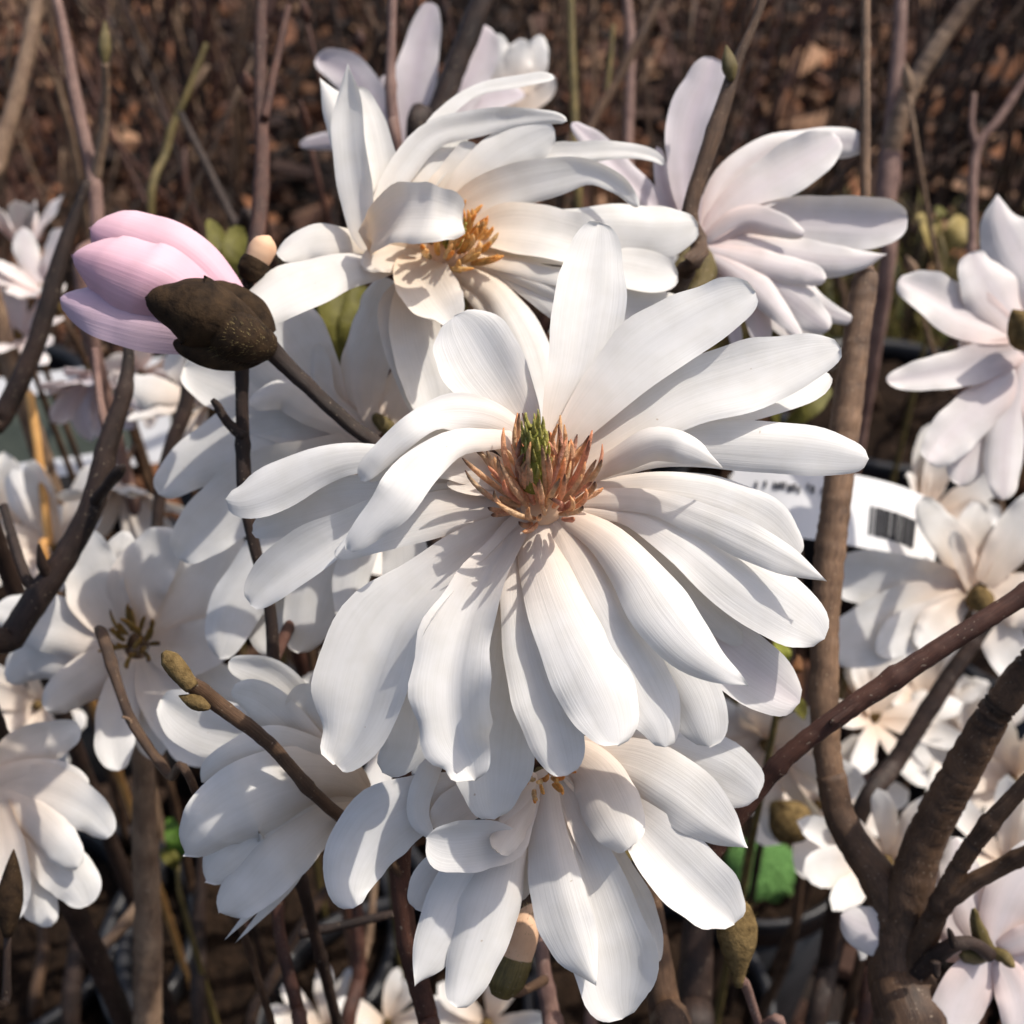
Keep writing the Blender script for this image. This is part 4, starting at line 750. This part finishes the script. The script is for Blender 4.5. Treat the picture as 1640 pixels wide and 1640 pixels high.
stem('926,420,14 920,200,14 915,60,13 913,-40,12', 0.5, 'olive', 'thin straight olive stem between the two upper flowers', root=0.0)
stem('900,330,14 945,205,15 985,135,16 1030,50,16 1070,-30,15', 0.54, 'brown', 'brown stem leaning right between the two upper flowers', root=0.0, name='forked_stem', sides=[('972,155,10 978,90,8 982,40,7', .54, .54, 'twig', 'olive')])
stem('1010,420,15 1006,240,16 1010,80,16 1000,-40,15', 0.6, 'mauve', 'mauve upright stem behind the leaning brown one', root=0.0)
stem('640,330,16 636,240,18 626,150,18 627,60,15 630,-40,14', 0.37, 'mauve', 'slim mauve stem in front of the shaded lilac-white flower', root=0.0)
stem('672,330,36 694,210,38 722,128,38 768,10,36 785,-40,34', 0.39, 'dark', 'stout dark stem dividing the shaded lilac-white flower', root=0.0)
stem('250,420,12 268,235,12 300,150,10 330,70,8', 0.6, 'olive', 'thin olive twig in the soft background left of the reddish stem', root=0.0)
stem('420,420,16 380,365,16 335,275,14 288,180,11', 0.52, 'dark', 'dark twig slanting left behind the pink bud', root=0.0)
stem('1700,1010,44,.262 1682,800,30,.33 1668,640,26,.356 1648,562,22,.348', .35, 'brown', None, name='flower_shoot', parent=I_['e'])
stem('-30,1700,26 -24,1500,24 -20,1340,20 -12,1270,18', .32, 'brown', 'brown stem carrying the flower above the dark pointed bud', d1=.302, root=0.0)
stem('437,1060,20,.275 500,920,18,.30 590,700,18,.31 625,520,20,.29 648,462,20,.284 700,408,20,.274', .28, 'red', None, name='flower_shoot', parent=B['e'])
for i, (sp, d0, mt) in enumerate([('330,1680,26 318,1500,24 325,1380,20 330,1300,16', .5, 'dark'), ('120,1680,30 125,1500,28 128,1400,24', .55, 'dark'), ('560,1700,26 575,1560,22 570,1420,18', .42, 'red'), ('405,1690,20 440,1560,18 520,1430,16 560,1380,12', .45, 'brown'), ('820,1700,24 760,1640,22 700,1620,20', .5, 'dark'),
                                  ('945,1700,22 950,1560,20 945,1480,18', .46, 'mauve'), ('1290,1700,34 1330,1540,32 1350,1440,30', .42, 'dark'), ('1370,1690,26 1395,1540,22 1400,1450,18', .44, 'red'), ('270,1000,16 250,900,18 262,760,22 300,640,26 310,540,14', .4, 'dark'), ('560,1650,16 590,1500,14 600,1400,12', .5, 'tan'), ('60,1640,20 70,1500,18 40,1380,14', .6, 'brown'), ('1270,1000,14 1272,820,14 1290,740,12', .44, 'dark')]):
    stem(sp, d0, mt, {'dark': 'blackish stem in the shade low among the pots', 'red': 'reddish stem in the shade low among the pots', 'brown': 'brown stem in the shade low among the pots', 'mauve': 'mauve stem in the shade low among the pots', 'tan': 'pale stem in the shade low among the pots'}[mt], root=0.0, group='stems low among the pots')

# ---------------------------------------------------------------- young olive leaves on thin shoots
def shoot(base, top, d, leaves, label):
    a, b = w3(cam3(*base, d)), w3(cam3(*top, d)); g = a.copy(); g[2] = 0; o = g; e = empty('leafy_shoot', o, label, 'shoot', 'leafy olive shoots')
    v, f, u = tube(catmull(np.vstack([g, a, b]), np.linspace(0, 1, 16)), np.linspace(.0022, .001, 16), 6); mesh_obj('shoot_stem', v, f, M['olive'], e, u, origin=o)
    for (x0, y0, x1, y1, w, c) in leaves:
        P = catmull(np.vstack([cam3(x0, y0, d), cam3((x0 + x1) / 2 + 6, (y0 + y1) / 2, d - .006), cam3(x1, y1, d)]), np.linspace(0, 1, 14)); half = w / 2 / F * d * np.sqrt(np.interp(np.linspace(0, 1, 14), [0, .3, .6, .9, 1], [.05, .7, 1, .35, 0])); SEED[0] += 1
        T, N, S = frame(P, unit(np.array((0.2, 0.4, 1))), np.full(14, random.uniform(-.4, .4))); ob = sheet('leaf', P, half, T, N, S, M['leaf'], e, o, 0.3, 0.5, SEED[0], .0004, 7)
        at = ob.data.color_attributes.new('Col', 'FLOAT_COLOR', 'POINT'); cv = np.ones((len(ob.data.vertices), 4)); cv[:, :3] = c; at.data.foreach_set('color', cv.ravel())
OL, YE = (0.17, 0.16, 0.035), (0.42, 0.33, 0.12)
shoot((1500, 470), (1500, 350), .6, [(1495, 410, 1474, 340, 40, YE), (1505, 400, 1545, 348, 44, YE), (1500, 360, 1502, 330, 18, OL)], 'shoot with two yellowish leaves before the forked pinkish stem')
shoot((365, 520), (355, 420), .42, [(360, 470, 335, 350, 36, OL), (365, 470, 378, 360, 44, OL), (350, 480, 300, 400, 26, OL)], 'shoot with narrow olive leaves behind the pink bud')
shoot((545, 620), (535, 500), .4, [(540, 600, 525, 440, 66, OL), (548, 600, 575, 450, 50, OL), (535, 600, 505, 480, 36, OL)], 'shoot with broad olive leaves between two white flowers')
shoot((1245, 700), (1240, 600), .45, [(1245, 680, 1205, 560, 34, OL), (1250, 660, 1290, 540, 34, OL), (1240, 640, 1150, 580, 30, OL), (1250, 690, 1330, 620, 30, OL)], 'shoot with olive leaves under the side-view flower')
shoot((1252, 1100), (1250, 1050), .36, [(1255, 1075, 1243, 1022, 26, (0.3, 0.32, 0.05)), (1262, 1090, 1280, 1050, 22, (0.22, 0.1, 0.04)), (1255, 1110, 1290, 1150, 24, OL)], 'shoot with one lime-green young leaf under the largest bloom')
shoot((285, 1420), (280, 1330), .46, [(282, 1380, 268, 1310, 30, (0.10, 0.2, 0.03)), (285, 1370, 300, 1330, 26, (0.10, 0.2, 0.03)), (280, 1390, 258, 1360, 24, OL)], 'small bright green weed by the pale tan stem')

# ---------------------------------------------------------------- barcode tag and picture label
def strip(name, cl, d0, h, mat, parent, o, off=0.0, n=30, x0=0, x1=1, y0=-.5, y1=.5):
    C = catmull(np.array([np.append(cam3(x, y, d), 0) for x, y, d in cl]), np.linspace(x0, x1, n))[:, :3]; T = unit(np.gradient(C, axis=0)); S = unit(np.cross(np.array((0, 0.25, 1.0)), T)); N = np.cross(T, S)
    hh = h / F * d0; A_ = C + S * hh * y0; B_ = C + S * hh * y1; th = 0.00025; V = np.vstack([A_ + N * (off + th), B_ + N * (off + th), A_ + N * (off - th), B_ + N * (off - th)]); Fc = []
    for i in range(n - 1): Fc += [(i, i + 1, n + i + 1, n + i), (2 * n + i, 3 * n + i, 3 * n + i + 1, 2 * n + i + 1), (i, 2 * n + i, 2 * n + i + 1, i + 1), (n + i, n + i + 1, 3 * n + i + 1, 3 * n + i)]
    Fc += [(0, n, 3 * n, 2 * n), (n - 1, 3 * n - 1, 4 * n - 1, 2 * n - 1)]
    return V, Fc
cl = [(1170, 800, .40), (1260, 803, .392), (1340, 812, .39), (1430, 832, .394), (1500, 862, .405)]; o = w3(cam3(1335, 812, .39))
e = empty('plant_tag', o, 'white plastic plant tag with black print and barcode behind the forked trunk', 'tag')
V, Fc = strip('b', cl, .39, 118, None, None, o); mesh_obj('tag_band', W(V), Fc, M['label'], e, origin=o, smooth=False)
r = np.random.default_rng(5); x = 0.60; bars = []
while x < 0.84:
    wd = r.choice([.0035, .0035, .006, .009]); bars.append(strip('b', cl, .39, 118, None, None, o, .0005, 2, x, x + wd, -.30, .10)); x += wd + r.choice([.0035, .005, .008])
V, Fc, _ = join([(a_, b_, np.zeros((len(a_), 2))) for a_, b_ in bars]); mesh_obj('barcode', W(V), Fc, M['print'], e, origin=o, smooth=False)
ink = []; x = 0.10
while x < 0.40:
    wd = r.uniform(.008, .014); y = .2 + r.uniform(-.03, .03)
    ink.append(strip('b', cl, .39, 118, None, None, o, .0005, 2, x, x + .005, y - .05, y + .05)); ink.append(strip('b', cl, .39, 118, None, None, o, .0005, 2, x + .005, x + wd, y + r.choice([-.05, .02, -.02]), y + .05)); x += wd + r.choice([.006, .008, .03])
V, Fc, _ = join([(a_, b_, np.zeros((len(a_), 2))) for a_, b_ in ink]); mesh_obj('printed_line', W(V), Fc, M['print'], e, origin=o, smooth=False)
TL, TR, BR, BL = [cam3(x, y, d) for x, y, d in ((-120, 622, .66), (268, 572, .66), (278, 738, .66), (-120, 792, .66))]
def quad_pt(u_, v_): return (TL * (1 - u_) + TR * u_) * (1 - v_) + (BL * (1 - u_) + BR * u_) * v_
nq = unit(np.cross(TR - TL, TL - BL))
def plate(name, u0, u1, v0, v1, z0, z1, mat, e, o):
    q = [quad_pt(u0, v0), quad_pt(u1, v0), quad_pt(u1, v1), quad_pt(u0, v1)]; V = np.vstack([np.array(q) + nq * z0, np.array(q) + nq * z1])
    return mesh_obj(name, W(V), [(3, 2, 1, 0), (4, 5, 6, 7), (0, 1, 5, 4), (1, 2, 6, 5), (2, 3, 7, 6), (3, 0, 4, 7)], mat, e, origin=o, smooth=False)
o = w3(quad_pt(.5, 1)); e = empty('picture_label', o, 'dark green picture label with white border, standing behind the dark branch', 'label')
plate('card', 0, 1, 0, 1, -.001, .001, M['card'], e, o); plate('border', 0, .845, 0, .2, .0012, .0022, M['label'], e, o); plate('border', 0, .845, .83, 1, .0012, .0022, M['label'], e, o); plate('border', .846, 1, 0, 1, .0012, .0024, M['label'], e, o)
stem('92,960,14 78,860,15 66,760,15 52,660,15 47,628,14', .45, 'cane', 'orange bamboo cane in front of the picture label', root=0.0, name='bamboo_cane', cat='cane', group='bamboo canes')
